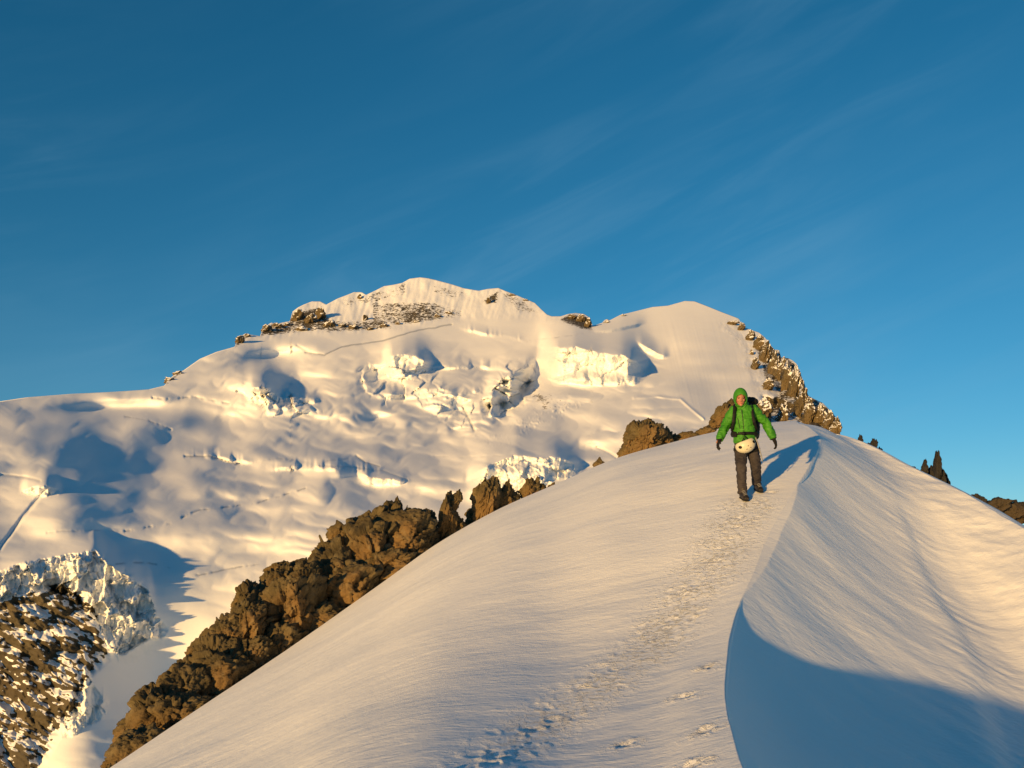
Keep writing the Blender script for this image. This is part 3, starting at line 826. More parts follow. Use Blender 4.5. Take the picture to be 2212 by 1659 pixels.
buttress = submesh('rock_buttress', lab == 99)
tag(buttress, 'steep brown rock buttress dusted with snow below the right-hand snow dome', 'cliff')
# ------------------------------------------------------------------ rocks
_ico = {}
def ico(level):
    if level not in _ico:
        bm = bmesh.new(); bmesh.ops.create_icosphere(bm, subdivisions=level, radius=1.0)
        bm.verts.ensure_lookup_table()
        _ico[level] = (np.array([v.co[:] for v in bm.verts]), np.array([[l.index for l in f.verts] for f in bm.faces]))
        bm.free()
    return _ico[level]
STRATA = np.array([-0.70, 0.25, 0.67]); STRATA /= np.linalg.norm(STRATA)
def rock_block(center, ext, rot, seed, mat, parent=None, level=5, name='block', planes=9, amp=1.0, taper=0.0, cap=None):
    """an angular block: planes cut from a ball, split along joints and roughened; ext = full extents (x, y, z) in metres"""
    rs = np.random.RandomState(seed)
    d, f = ico(level)
    nrm = rs.normal(size=(planes, 3)); nrm /= np.linalg.norm(nrm, axis=1, keepdims=True)
    nrm = np.concatenate([nrm, [STRATA, -STRATA]])
    off = np.concatenate([rs.uniform(0.55, 0.92, planes), [0.6, 0.6]])
    q = np.maximum(d @ nrm.T, 1e-3)
    cand = off[None] / q
    sharp = 45.0
    r = -np.log(np.exp(-sharp * np.minimum(cand, 1.2)).sum(1)) / sharp
    p = d * np.minimum(r, 1.1)[:, None]
    so = rs.uniform(0, 50, 3)
    ax = STRATA + rs.normal(size=3) * 0.12; ax /= np.linalg.norm(ax)
    disp = 0
    for sc_, am, ck in ((0.70, 0.34, 0.09), (0.28, 0.15, 0.045), (0.11, 0.055, 0.018)):
        pw = p / sc_ + so * sc_
        pw = pw + 0.22 * np.stack([fbm3(pw * 0.8 + k * 9, 2) for k in range(3)], -1)
        pw = pw + ax[None] * (pw @ ax)[:, None] * 1.1
        f1, f2, c_, of = worley3(pw)
        nc = (_r1[c_] - 0.5)
        disp = disp + am * (0.75 * (_r1[c_, 0] - 0.5) + 0.9 * (of * nc[:, [1, 2, 0]]).sum(-1)) - ck * np.exp(-((f2 - f1) / 0.05)**2)
    p = p + d * (amp * disp)[:, None]
    R = Matrix.Rotation(rot[2], 3, 'Z') @ Matrix.Rotation(rot[1], 3, 'Y') @ Matrix.Rotation(rot[0], 3, 'X')
    p = p @ np.array(R).T
    lo = p.min(0); hi = p.max(0)
    p = (p - (lo + hi) / 2) / (hi - lo) * np.asarray(ext)[None]
    if taper: p[:, :2] *= (1 - taper * (p[:, 2:3] / ext[2] + 0.5))
    c = Vector(center)
    if cap is not None:                                    # keep the block below the crest line of its rib
        w = p + np.array(c)
        bz = w[:, 2] / w[:, 1]; rb = (bz * CP - SP) / (CP + bz * SP)
        uu = 1106 + FPX * w[:, 0] / w[:, 1] * (CP - rb * SP); vv = 829.5 - FPX * rb
        over = float(np.max(np.interp(uu, cap[0], cap[1]) - vv))
        if over > 0: c = c - Vector((0, 0, over * c.y / FPX))
    ob = new_mesh(name, p, f, mat, None, True)
    ob.location = c
    if parent is not None:
        ob.parent = parent; ob.location = c - parent.location
    return ob
def px_block(u, v, w, h, y, seed, parent, tilt=0.0, depth=None, level=5, mat=None, planes=8, amp=1.0, name='block', taper=0.0, cap=None):
    """a block given by the picture position of its middle, its picture width and height and its distance"""
    m = y / FPX
    dp = depth if depth is not None else (w + h) / 2 * m
    return rock_block(P(u, v, y), (w * m, dp, h * m), (0, tilt, 0), seed, mat or M_ROCK, parent, level, name, planes, amp, taper, cap)
def sil_y(u): return float(smooth_interp(u, YS_U, YS_Y))

OUT = [(212, 1665), (221, 1596), (255, 1560), (265, 1528), (297, 1488), (328, 1468), (360, 1448), (380, 1416), (412, 1388), (436, 1364), (460, 1336), (496, 1312), (508, 1268), (532, 1248), (560, 1221),
       (596, 1203), (620, 1211), (668, 1202), (676, 1157), (712, 1137), (720, 1102), (744, 1102), (776, 1114), (785, 1094), (823, 1087), (854, 1068), (877, 1080), (888, 1097), (935, 1094), (942, 1111), (952, 1140)]
ou = [a for a, b in OUT]; ov = [b for a, b in OUT]
def outcrop(loc, label):
    e = empty('rock_outcrop', loc); tag(e, label, 'rock', 'brown rocks along the edge of the snow ridge'); return e
rs = np.random.RandomState(11)
# long broken rib, built of overlapping blocks; each row of (u, v, w, h, tilt)
RIB_LOW = [(262, 1612, 110, 150, -0.5), (300, 1560, 120, 150, -0.55), (350, 1530, 120, 140, -0.6), (240, 1680, 120, 130, -0.4), (310, 1640, 120, 120, -0.5),
           (392, 1490, 110, 130, -0.6), (430, 1440, 110, 130, -0.6), (395, 1560, 130, 110, -0.5), (460, 1400, 100, 110, -0.7), (475, 1470, 140, 120, -0.5),
           (500, 1362, 90, 100, -0.7), (365, 1468, 46, 44, 0.2), (330, 1490, 60, 50, 0.1), (280, 1520, 56, 60, 0.3), (420, 1400, 44, 50, 0.2), (540, 1430, 110, 100, -0.6), (455, 1365, 50, 60, 0.4)]
RIB_MID = [(560, 1300, 110, 170, -0.35), (530, 1290, 56, 80, -0.3), (545, 1360, 120, 150, -0.5), (610, 1260, 90, 110, -0.2), (598, 1224, 50, 44, 0.3), (645, 1210, 56, 38, 0.1), (630, 1330, 130, 160, -0.6),
           (596, 1400, 130, 100, -0.6), (660, 1270, 80, 120, -0.4), (680, 1350, 120, 100, -0.6), (585, 1262, 44, 60, 0.5), (520, 1335, 50, 70, -0.2)]
RIB_TOP = [(735, 1215, 130, 170, -0.55), (720, 1165, 90, 90, -0.3), (733, 1128, 50, 60, 0.1), (765, 1138, 50, 50, 0.3), (800, 1130, 70, 80, 0.2), (835, 1112, 60, 70, 0.1), (856, 1092, 26, 54, -0.1), (876, 1106, 34, 56, 0.3),
           (800, 1190, 120, 130, -0.7), (860, 1165, 150, 120, -0.75), (820, 1240, 150, 120, -0.6), (900, 1140, 90, 100, -0.5), (918, 1112, 40, 44, -0.3), (937, 1118, 18, 52, 0.0), (745, 1280, 150, 120, -0.6), (680, 1225, 60, 110, -0.3),
           (786, 1104, 34, 36, 0.5), (700, 1200, 50, 60, 0.4), (880, 1200, 110, 80, -0.6), (925, 1165, 60, 70, -0.2)]
def build_rib(rows, label, s0, boost=1.5):
    u0 = sum(r[0] for r in rows) / len(rows); v0 = max(r[1] for r in rows)
    yb_ = sil_y(u0) + 2.0
    e = outcrop(P(u0, v0, yb_), label)
    for k, (u, v, w, h, t) in enumerate(rows):
        vs = float(smooth_interp(u, SIL_U, SIL_V))
        y = sil_y(u) + 1.2 + boost * max(vs - v, -40) / 200.0 + (0.5 if w < 70 else 0.0)
        px_block(u, v, w * 1.12, h * 1.15, y, s0 + k, e, t, level=6 if w > 60 else 5, planes=6 + k % 4, cap=(ou, ov))
    return e
build_rib(RIB_LOW, 'lowest stretch of the brown rock rib, at the bottom left edge of the snow ridge', 100)
build_rib(RIB_MID, 'middle stretch of the brown rock rib, between its lowest and its highest part', 200)
build_rib(RIB_TOP, 'largest, highest stretch of the brown rock rib, with rusty jagged top', 300)
def single(rows, label, y, s0):
    u0 = sum(r[0] for r in rows) / len(rows); v0 = max(r[1] + r[3] * 0.5 for r in rows)
    e = outcrop(P(u0, v0, y), label)
    for k, (u, v, w, h, t) in enumerate(rows):
        px_block(u, v, w, h, y + 0.12 * k, s0 + k, e, t, level=6 if w > 30 else 5, planes=7, taper=0.2)
    return e
single([(970, 1115, 52, 110, 0.25), (985, 1082, 34, 52, 0.1), (985, 1150, 70, 80, 0.1)], 'slender leaning rock pinnacle between the rock rib and the twin blocks', sil_y(975) + 1.4, 400)
single([(1052, 1090, 84, 120, 0.2), (1062, 1052, 44, 50, 0.0), (1095, 1062, 34, 54, 0.0), (1100, 1090, 70, 80, 0.3), (1030, 1120, 60, 80, 0.3)], 'pair of pointed brown rocks in front of the low ice wall', sil_y(1065) + 1.5, 420)
single([(1145, 1062, 62, 66, 0.1), (1165, 1066, 40, 44, 0.4)], 'rounded brown rock right of the pointed pair, before the low ice wall', sil_y(1145) + 1.5, 440)
single([(1194, 1050, 20, 18, 0.1), (1186, 1054, 14, 14, 0.3)], 'tiny brown stone on the snow edge right of the rounded rock', sil_y(1194) + 0.8, 450)
single([(1293, 1003, 30, 34, 0.2), (1300, 1010, 26, 26, -0.2)], 'small brown boulder just left of the big boulder on the snow edge', sil_y(1293) + 1.0, 460)
single([(1395, 952, 112, 100, 0.1), (1370, 945, 60, 76, 0.0), (1400, 920, 50, 36, 0.1), (1430, 950, 56, 60, 0.3), (1355, 972, 50, 60, 0.1)], 'big square brown boulder on the snow edge left of the walker', sil_y(1395) + 2.0, 470)
single([(1480, 946, 70, 30, -0.15), (1520, 936, 64, 36, -0.2), (1458, 950, 40, 30, -0.1)], 'low flat band of brown rock joining the big boulder to the walker', sil_y(1490) + 2.4, 490)
single([(1560, 902, 62, 64, -0.2), (1580, 885, 46, 52, 0.1), (1545, 915, 36, 44, 0.2), (1590, 910, 60, 50, 0.0)], 'brown rock rising directly behind the walker', sil_y(1570) + 3.0, 500)

# crags of the far mountain: pillars of the buttress and the rocks of the summit crest
def mount_d(u, v):
    c = int(np.clip(np.searchsorted(um, u), 0, MC - 1)); r = int(np.clip(np.searchsorted(VM[:, c], v), 0, MR - 1))
    return float(sm[r, c])
def crag(rows, parent, name, s0, push, level=5, amp=1.2):
    for k, (u, v, w, h, t, tp) in enumerate(rows):
        d_ = mount_d(u, v + h * 0.2)
        px_block(u, v, w, h, d_ + push, s0 + k, parent, t, level=level, mat=M_ROCKSNOW, planes=7, amp=amp, name=name, taper=tp, depth=(w + h) * 0.6 * d_ / FPX)
crag([(1583, 699, 34, 14, 0.3, 0.2), (1602, 708, 22, 26, 0.2, 0.3), (1622, 728, 26, 34, 0.3, 0.3), (1640, 744, 32, 50, 0.25, 0.3), (1655, 768, 34, 66, 0.2, 0.35), (1672, 792, 36, 78, 0.15, 0.35), (1688, 806, 34, 72, 0.1, 0.35),
      (1702, 822, 36, 96, 0.1, 0.35), (1718, 838, 34, 104, 0.12, 0.35), (1732, 870, 34, 96, 0.15, 0.35), (1748, 896, 34, 76, 0.2, 0.3), (1768, 902, 36, 66, 0.1, 0.3), (1788, 915, 34, 62, 0.1, 0.3), (1802, 926, 30, 56, 0.1, 0.25),
      (1648, 892, 56, 74, 0.1, 0.3), (1690, 900, 40, 60, 0.0, 0.3), (1635, 790, 24, 40, 0.2, 0.3), (1660, 834, 30, 40, 0.2, 0.3), (1622, 762, 16, 20, 0.2, 0.3)], buttress, 'pillar', 700, 4.0)
crag([(366, 822, 26, 16, -0.7, 0.2), (386, 808, 28, 14, -0.6, 0.2), (519, 737, 22, 28, -0.4, 0.2), (534, 727, 20, 14, -0.2, 0.2), (576, 712, 26, 26, -0.5, 0.2), (598, 706, 34, 18, -0.1, 0.2), (620, 702, 22, 14, 0.0, 0.2), (645, 686, 34, 36, -0.2, 0.2),
      (672, 692, 34, 30, 0.1, 0.2), (692, 682, 32, 40, 0.2, 0.3), (712, 702, 30, 26, 0.3, 0.2), (652, 712, 40, 18, 0.0, 0.2), (738, 706, 26, 16, 0.1, 0.2), (764, 708, 30, 18, 0.0, 0.2), (790, 690, 14, 22, 0.0, 0.3), (800, 712, 20, 14, 0.0, 0.2), (830, 704, 22, 16, 0.1, 0.2),
      (778, 645, 16, 20, 0.2, 0.3), (860, 700, 16, 14, 0.1, 0.2), (900, 696, 18, 12, 0.1, 0.2), (945, 684, 22, 14, -0.2, 0.2), (970, 678, 26, 12, -0.3, 0.2), (1056, 652, 12, 26, 0.5, 0.2), (1106, 640, 20, 12, 0.3, 0.2), (1135, 650, 16, 10, 0.4, 0.2),
      (1236, 686, 26, 16, 0.0, 0.2), (1256, 690, 30, 26, 0.1, 0.2), (1270, 700, 20, 30, 0.1, 0.2), (1310, 696, 16, 12, 0.0, 0.2), (1346, 682, 18, 8, -0.3, 0.2)], mountain, 'crag', 760, 20.0, 4, 1.4)

# far ribs of rock and snow that carry the towers, mostly hidden behind the near ridge
def far_rib(crest, reach, drop, seed, label):
    cu_ = np.array([c[0] for c in crest], float); cv_ = np.array([c[1] for c in crest], float); cd_ = np.array([c[2] for c in crest], float)
    un = np.linspace(cu_[0], cu_[-1], 220)
    dn = smooth_interp(un, cu_, cd_); vn = smooth_interp(un, cu_, cv_)
    cp = pt(un, vn, dn)
    sn = np.concatenate([-np.geomspace(reach, reach * 0.004, 60), [0], np.geomspace(reach * 0.004, reach, 40)])
    g = np.repeat(cp[:, None], len(sn), 1)
    g[..., 1] += sn[None]
    g[..., 0] += 0.25 * np.abs(sn)[None]
    nz = ridged2(g[..., 0] / (reach * 0.22) + seed, g[..., 1] / (reach * 0.22), 4)
    g[..., 2] -= drop * np.abs(sn)[None] * (1 + 0.35 * nz) + reach * 0.012 * (1 - nz) * sstep(0, reach * 0.03, np.abs(sn))[None]
    rk_ = 0.58 + 0.25 * fbm2(g[..., 0] / (reach * 0.3), g[..., 1] / (reach * 0.3), 3)
    o = new_mesh('far_ridge', g.reshape(-1, 3), grid_faces(*g.shape[:2]), M_MOUNT, None, True, {'rock': rk_.ravel(), 'ice': rk_.ravel() * 0, 'crevasse': rk_.ravel() * 0})
    tag(o, label, 'ridge', kind='structure')
far_rib([(1760, 985, 420), (1800, 962, 260), (1850, 964, 182), (1900, 985, 175), (1960, 1016, 175), (2000, 1036, 173), (2050, 1062, 171), (2120, 1105, 165), (2300, 1230, 160)], 150, 0.62, 2.0, 'far rocky ridge carrying the dark rock towers')
far_rib([(2060, 1105, 66), (2105, 1096, 61), (2160, 1114, 60), (2215, 1136, 60), (2245, 1150, 60), (2400, 1236, 58), (2600, 1340, 58)], 45, 0.6, 7.0, 'far rocky ridge carrying the dark brown crest at the right edge')

# rock towers on the ridge behind the right-hand skyline
M_ROCKSHADE = mat_rock('rock_painted_shade', 0.12, 0.2, 0.96)  # near-black mix paints the shade on the towers into their rock colour
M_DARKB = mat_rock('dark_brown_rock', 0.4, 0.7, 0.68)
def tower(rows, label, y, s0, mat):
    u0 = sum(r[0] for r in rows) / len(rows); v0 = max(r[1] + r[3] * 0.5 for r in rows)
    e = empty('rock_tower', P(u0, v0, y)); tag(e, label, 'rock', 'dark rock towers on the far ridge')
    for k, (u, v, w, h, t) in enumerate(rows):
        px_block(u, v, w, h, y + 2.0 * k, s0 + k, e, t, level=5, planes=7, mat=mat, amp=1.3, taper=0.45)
tower([(1856, 957, 20, 40, 0.0), (1846, 962, 18, 26, 0.0)], 'leftmost small dark rock tower above the right snow skyline', 170, 600, M_ROCKSHADE)
tower([(1886, 967, 28, 42, 0.0), (1874, 970, 24, 30, 0.2), (1898, 978, 22, 28, 0.1)], 'second small dark rock tower from the left above the right snow skyline', 170, 610, M_ROCKSHADE)
tower([(2026, 1010, 17, 76, 0.02), (2030, 1030, 30, 60, 0.0), (2044, 1040, 26, 40, 0.1)], 'tall thin dark rock needle above the right snow skyline', 170, 620, M_ROCKSHADE)
tower([(1998, 1012, 22, 44, 0.0), (2010, 1024, 30, 40, 0.0), (1990, 1028, 36, 34, -0.1)], 'stubby dark rock tower left of the tall needle', 174, 630, M_ROCKSHADE)
tower([(1965, 1014, 50, 18, 0.45), (1945, 1004, 30, 14, 0.4)], 'low dark rock crest left of the stubby tower', 176, 640, M_ROCKSHADE)
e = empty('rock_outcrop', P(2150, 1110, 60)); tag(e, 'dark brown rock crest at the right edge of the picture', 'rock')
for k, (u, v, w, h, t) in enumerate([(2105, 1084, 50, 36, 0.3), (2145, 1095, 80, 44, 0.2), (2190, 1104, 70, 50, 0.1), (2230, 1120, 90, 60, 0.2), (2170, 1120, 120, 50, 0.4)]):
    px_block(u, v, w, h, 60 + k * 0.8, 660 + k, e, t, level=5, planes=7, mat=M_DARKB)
# ------------------------------------------------------------------ the walker
def mat_cloth(name, col, col2, rough=0.75, sc=30.0, bump=0.3):
    k = NT(name)
    c = k.mix(k.rng(k.noise(sc * 0.2, 3), 0.35, 0.65), col, col2)
    return k.done(c, rough, 0.25, k.bump(k.noise(sc, 4), bump, 0.006))
M_GREEN = mat_cloth('green_shell_fabric', (0.030, 0.160, 0.010), (0.044, 0.205, 0.014), 0.6, 24)
M_TROUS = mat_cloth('charcoal_trousers', (0.024, 0.021, 0.025), (0.040, 0.035, 0.038), 0.8, 40)
M_BLACK = mat_cloth('black_webbing', (0.005, 0.005, 0.006), (0.009, 0.009, 0.009), 0.7, 60)
M_GLOVE = mat_cloth('black_glove_fleece', (0.006, 0.006, 0.007), (0.012, 0.011, 0.011), 0.85, 80)
M_BOOT = mat_cloth('dark_boot_leather', (0.016, 0.014, 0.013), (0.045, 0.036, 0.030), 0.55, 50)
M_SOLE = mat_cloth('boot_rubber', (0.010, 0.010, 0.010), (0.016, 0.016, 0.016), 0.8, 50)
M_SKIN = mat_cloth('weathered_skin', (0.30, 0.135, 0.085), (0.35, 0.165, 0.11), 0.55, 40, 0.1)
M_EYE = mat_cloth('eye_dark', (0.02, 0.014, 0.012), (0.03, 0.02, 0.016), 0.3, 40, 0.0)
M_LIP = mat_cloth('lip', (0.34, 0.11, 0.09), (0.38, 0.13, 0.10), 0.5, 40, 0.0)
M_HELM = mat_cloth('cream_helmet_shell', (0.50, 0.47, 0.37), (0.54, 0.51, 0.40), 0.35, 12, 0.05)
M_STEEL = NT('grey_webbing').done((0.22, 0.22, 0.23), 0.5, 0.4)

class Raw:
    def __init__(self): self.v = []; self.f = []
    def add(self, v, f):
        n = len(self.v); self.v += [Vector(p) for p in v]; self.f += [[n + i for i in q] for q in f]; return self
    def loft(self, rings, seg=20, side=Vector((1, 0, 0))):
        """rings: (centre, radius sideways, radius front-back); closed at both ends"""
        vs = []; fs = []
        n = len(rings)
        for i, (c, ra, rb) in enumerate(rings):
            c = Vector(c)
            t = (Vector(rings[min(i + 1, n - 1)][0]) - Vector(rings[max(i - 1, 0)][0])).normalized()
            a = (side - t * side.dot(t)).normalized(); b = t.cross(a)
            for k in range(seg):
                th = 2 * math.pi * k / seg
                vs.append(c + a * (ra * math.cos(th)) + b * (rb * math.sin(th)))
        for i in range(n - 1):
            for k in range(seg):
                k2 = (k + 1) % seg
                fs.append([i * seg + k, i * seg + k2, (i + 1) * seg + k2, (i + 1) * seg + k])
        fs.append(list(range(seg))[::-1]); fs.append([(n - 1) * seg + k for k in range(seg)])
        return self.add(vs, fs)
    def ball(self, c, r, rot=None, seg=20, rings=12):
        vs = []; fs = []
        c = Vector(c); R = rot or Matrix.Identity(3)
        for i in range(rings + 1):
            ph = math.pi * i / rings
            for k in range(seg):
                th = 2 * math.pi * k / seg
                vs.append(c + R @ Vector((r[0] * math.sin(ph) * math.cos(th), r[1] * math.sin(ph) * math.sin(th), r[2] * math.cos(ph))))
        for i in range(rings):
            for k in range(seg):
                k2 = (k + 1) % seg
                fs.append([i * seg + k, (i + 1) * seg + k, (i + 1) * seg + k2, i * seg + k2])
        return self.add(vs, fs)
    def box(self, c, h, rot=None):
        R = rot or Matrix.Identity(3); c = Vector(c)
        vs = [c + R @ Vector((sx * h[0], sy * h[1], sz * h[2])) for sx in (-1, 1) for sy in (-1, 1) for sz in (-1, 1)]
        return self.add(vs, [[0, 1, 3, 2], [4, 6, 7, 5], [0, 4, 5, 1], [2, 3, 7, 6], [0, 2, 6, 4], [1, 5, 7, 3]])
    def obj(self, name, mat, parent, voxel=None, smooth_it=0, wrinkle=0.0, wscale=14.0, sub=0):
        me = bpy.data.meshes.new(name)
        off = parent.location if parent is not None and parent.parent is None else Vector((0, 0, 0))
        if parent is not None and parent.parent is not None: off = parent.parent.location
        me.from_pydata([tuple(p - off) for p in self.v], [], self.f); me.update()
        bm = bmesh.new(); bm.from_mesh(me); bmesh.ops.remove_doubles(bm, verts=bm.verts, dist=1e-5)
        bmesh.ops.recalc_face_normals(bm, faces=bm.faces); bm.to_mesh(me); bm.free()
        ob = bpy.data.objects.new(name, me); COL.objects.link(ob)
        if voxel:
            m = ob.modifiers.new('r', 'REMESH'); m.mode = 'VOXEL'; m.voxel_size = voxel
        if smooth_it:
            m = ob.modifiers.new('s', 'SMOOTH'); m.iterations = smooth_it; m.factor = 0.5
        if sub:
            m = ob.modifiers.new('u', 'SUBSURF'); m.levels = sub; m.render_levels = sub
        if ob.modifiers:
            dg = bpy.context.evaluated_depsgraph_get(); dg.update()
            nm = bpy.data.meshes.new_from_object(ob.evaluated_get(dg)); ob.modifiers.clear(); ob.data = nm; me = nm; me.name = name
        if wrinkle:
            n = len(me.vertices); co = np.zeros(n * 3, np.float32); me.vertices.foreach_get('co', co); co = co.reshape(-1, 3)
            no = np.zeros(n * 3, np.float32); me.vertices.foreach_get('normal', no); no = no.reshape(-1, 3)
            w = 1 - 2 * np.abs(fbm3(co * wscale * np.array([1, 1, 1.7]) + 3.1, 2))
            co = co + no * (wrinkle * w)[:, None].astype(np.float32)
            me.vertices.foreach_set('co', co.ravel()); me.update()
        me.polygons.foreach_set('use_smooth', np.ones(len(me.polygons), bool))
        me.materials.clear(); me.materials.append(mat)
        if parent is not None: ob.parent = parent
        return ob

FY = float(ridge_y(1606, 1079)); RY = float(ridge_y(1637, 1059))
BY = 0.5 * (FY + RY) + 0.03
fz = ground_z(float(P(1606, 1079, FY).x), FY); rz_ = ground_z(float(P(1637, 1059, RY).x), RY)
foot_f = Vector((P(1606, 1079, FY).x, FY, fz)); foot_r = Vector((P(1637, 1059, RY).x, RY, rz_))
base_p = (foot_f + foot_r) / 2; base_p.z = min(fz, rz_)
person = empty('person', base_p)
tag(person, 'person in green hooded jacket and dark trousers walking down the snow ridge', 'person')
def B(u, v, dy=0.0): return P(u, v, BY + dy)
HD = -0.12                                                     # the head leans forward
hc = B(1599.5, 860, HD)
look = Matrix.Rotation(math.radians(-10), 3, 'Z') @ Matrix.Rotation(math.radians(14), 3, 'X')
# one body under the clothes, with the face
b = Raw()
b.ball(hc, (0.074, 0.092, 0.112), look, 28, 18)
b.ball(hc + look @ Vector((0, -0.030, -0.062)), (0.052, 0.052, 0.052), look)           # jaw and chin
b.ball(hc + look @ Vector((0, -0.072, -0.098)), (0.020, 0.016, 0.014), look)           # chin point
b.loft([(hc + look @ Vector((0, -0.086, 0.022)), 0.009, 0.008), (hc + look @ Vector((0, -0.104, -0.020)), 0.014, 0.013), (hc + look @ Vector((0, -0.096, -0.034)), 0.017, 0.012)], 12)
for s in (-1, 1):
    b.ball(hc + look @ Vector((0.040 * s, -0.066, -0.020)), (0.022, 0.020, 0.020), look)  # cheek
    b.ball(hc + look @ Vector((0.030 * s, -0.082, 0.022)), (0.022, 0.010, 0.008), look)   # brow
    b.ball(hc + look @ Vector((0.076 * s, 0.005, -0.005)), (0.010, 0.020, 0.032), look)   # ear
b.loft([(hc + Vector((0, 0.02, -0.06)), 0.055, 0.058), (B(1604, 882, -0.02), 0.060, 0.060), (B(1605, 890, 0), 0.12, 0.09), (B(1606, 905, 0), 0.14, 0.10), (B(1608, 935, 0), 0.12, 0.09), (B(1611, 962, 0.02), 0.145, 0.10)])
shl, shr = B(1584, 888, 0.0), B(1629, 886, 0.0)
ell, elr = B(1567, 920, 0.06), B(1655, 914, 0.05)
wrl, wrr = B(1553.5, 950, -0.02), B(1671, 947, -0.02)
for sh, el, wr in ((shl, ell, wrl), (shr, elr, wrr)):
    b.loft([(B(1606, 892, 0), 0.05, 0.05), (sh, 0.05, 0.05), (sh.lerp(el, 0.5), 0.044, 0.044), (el, 0.037, 0.037), (el.lerp(wr, 0.4), 0.035, 0.035), (wr, 0.025, 0.025), (wr + (wr - el).normalized() * 0.07, 0.03, 0.018)], 14)
hpl, hpr = B(1600, 962, 0.02), B(1624, 962, 0.02)
knl, knr = B(1601, 1010, -0.20), B(1632.5, 1006, -0.03)
anl = foot_f + Vector((0.0, 0.05, 0.11)); anr = foot_r + Vector((0.0, 0.05, 0.11))
for hp, kn, an in ((hpl, knl, anl), (hpr, knr, anr)):
    b.loft([(B(1611, 958, 0.02), 0.07, 0.07), (hp, 0.075, 0.085), (hp.lerp(kn, 0.5), 0.065, 0.07), (kn, 0.050, 0.052), (kn.lerp(an, 0.35), 0.047, 0.052), (an, 0.034, 0.036), (an - Vector((0, 0.02, 0.06)), 0.035, 0.06)], 16)
body = b.obj('body', M_SKIN, person, 0.008, 3)
for s in (-1, 1):
    Raw().ball(hc + look @ Vector((0.031 * s, -0.083, 0.006)), (0.013, 0.008, 0.006), look, 14, 8).obj('eye', M_EYE, person)
    Raw().loft([(hc + look @ Vector((0.014 * s, -0.092, 0.024)), 0.004, 0.003), (hc + look @ Vector((0.032 * s, -0.092, 0.029)), 0.005, 0.003), (hc + look @ Vector((0.050 * s, -0.082, 0.022)), 0.003, 0.003)], 8).obj('eyebrow', M_EYE, person)
Raw().ball(hc + look @ Vector((0, -0.088, -0.060)), (0.024, 0.008, 0.007), look, 14, 8).obj('mouth', M_LIP, person)

# jacket with sleeves, collar and hood
j = Raw()
j.loft([(B(1609.5, 955, 0.015), 0.158, 0.130), (B(1609, 948, 0.01), 0.162, 0.132), (B(1608, 938, 0.0), 0.146, 0.118), (B(1607, 925, 0.0), 0.158, 0.130), (B(1606, 908, -0.005), 0.168, 0.138), (B(1606, 895, -0.01), 0.172, 0.132),
        (B(1606, 885, -0.02), 0.160, 0.108), (B(1604, 879, -0.04), 0.105, 0.095), (B(1602, 873, -0.06), 0.080, 0.088), (hc + Vector((0.005, 0.02, -0.085)), 0.076, 0.084)], 28)
for sh, el, wr in ((shl, ell, wrl), (shr, elr, wrr)):
    j.loft([(B(1606, 893, 0), 0.07, 0.07), (sh, 0.078, 0.082), (sh.lerp(el, 0.35), 0.070, 0.074), (sh.lerp(el, 0.7), 0.066, 0.068), (el, 0.060, 0.062), (el.lerp(wr, 0.3), 0.060, 0.062), (el.lerp(wr, 0.75), 0.052, 0.054), (wr, 0.046, 0.048)], 18)
jacket = j.obj('jacket', M_GREEN, person, 0.009, 2, 0.015, 9.0)
hd = Raw()
hv = []; nr_, ns_ = 22, 36
hcen = hc + Vector((0.004, 0.012, 0.012))
for i in range(nr_ + 1):
    ph = math.pi * 0.86 * i / nr_
    for k in range(ns_):
        th = 2 * math.pi * k / ns_
        d = Vector((math.sin(ph) * math.cos(th), math.sin(ph) * math.sin(th), math.cos(ph)))
        peak = 1 + 0.10 * max(0, -d.y) * max(0, d.z)
        hv.append(hcen + look @ Vector((0.102 * d.x, 0.118 * d.y * peak, 0.140 * d.z if d.z > 0 else 0.150 * d.z)))
hf = []
for i in range(nr_):
    for k in range(ns_):
        k2 = (k + 1) % ns_
        q = [i * ns_ + k, (i + 1) * ns_ + k, (i + 1) * ns_ + k2, i * ns_ + k2]
        c = look.transposed() @ (sum((hv[a] for a in q), Vector()) / 4 - hcen)
        if c.y < -0.03 and abs(c.x) < 0.072 and -0.105 < c.z < 0.055 and (c.x / 0.072)**2 + ((c.z + 0.03) / 0.088)**2 < 1: continue
        hf.append(q)
hd.add(hv, hf)
hood = hd.obj('hood', M_GREEN, jacket, None, 0)
sm_ = hood.modifiers.new('thick', 'SOLIDIFY'); sm_.thickness = 0.012; sm_.offset = 0
hood.modifiers.new('u', 'SUBSURF').render_levels = 1
zp = Raw(); zp.loft([(B(1601, 884, -0.17), 0.004, 0.004), (B(1604, 900, -0.155), 0.005, 0.004), (B(1606, 920, -0.14), 0.005, 0.004), (B(1607, 934, -0.125), 0.005, 0.004)], 8)
zp.obj('zip', M_TROUS, jacket)
for pu, s_ in ((1593, 1), (1620, -1)):
    Raw().loft([(B(pu, 903, -0.142), 0.003, 0.003), (B(pu + 3 * s_, 916, -0.142), 0.003, 0.003), (B(pu + 5 * s_, 926, -0.13), 0.003, 0.003)], 8).obj('pocket_zip', M_TROUS, jacket)
for sh, el, wr in ((shl, ell, wrl), (shr, elr, wrr)):
    t = (el - sh).normalized()
    Raw().loft([(sh.lerp(el, 0.80) - t * 0.006, 0.069, 0.071), (sh.lerp(el, 0.80) + t * 0.006, 0.069, 0.071)], 20).obj('sleeve_seam', M_GREEN, jacket)
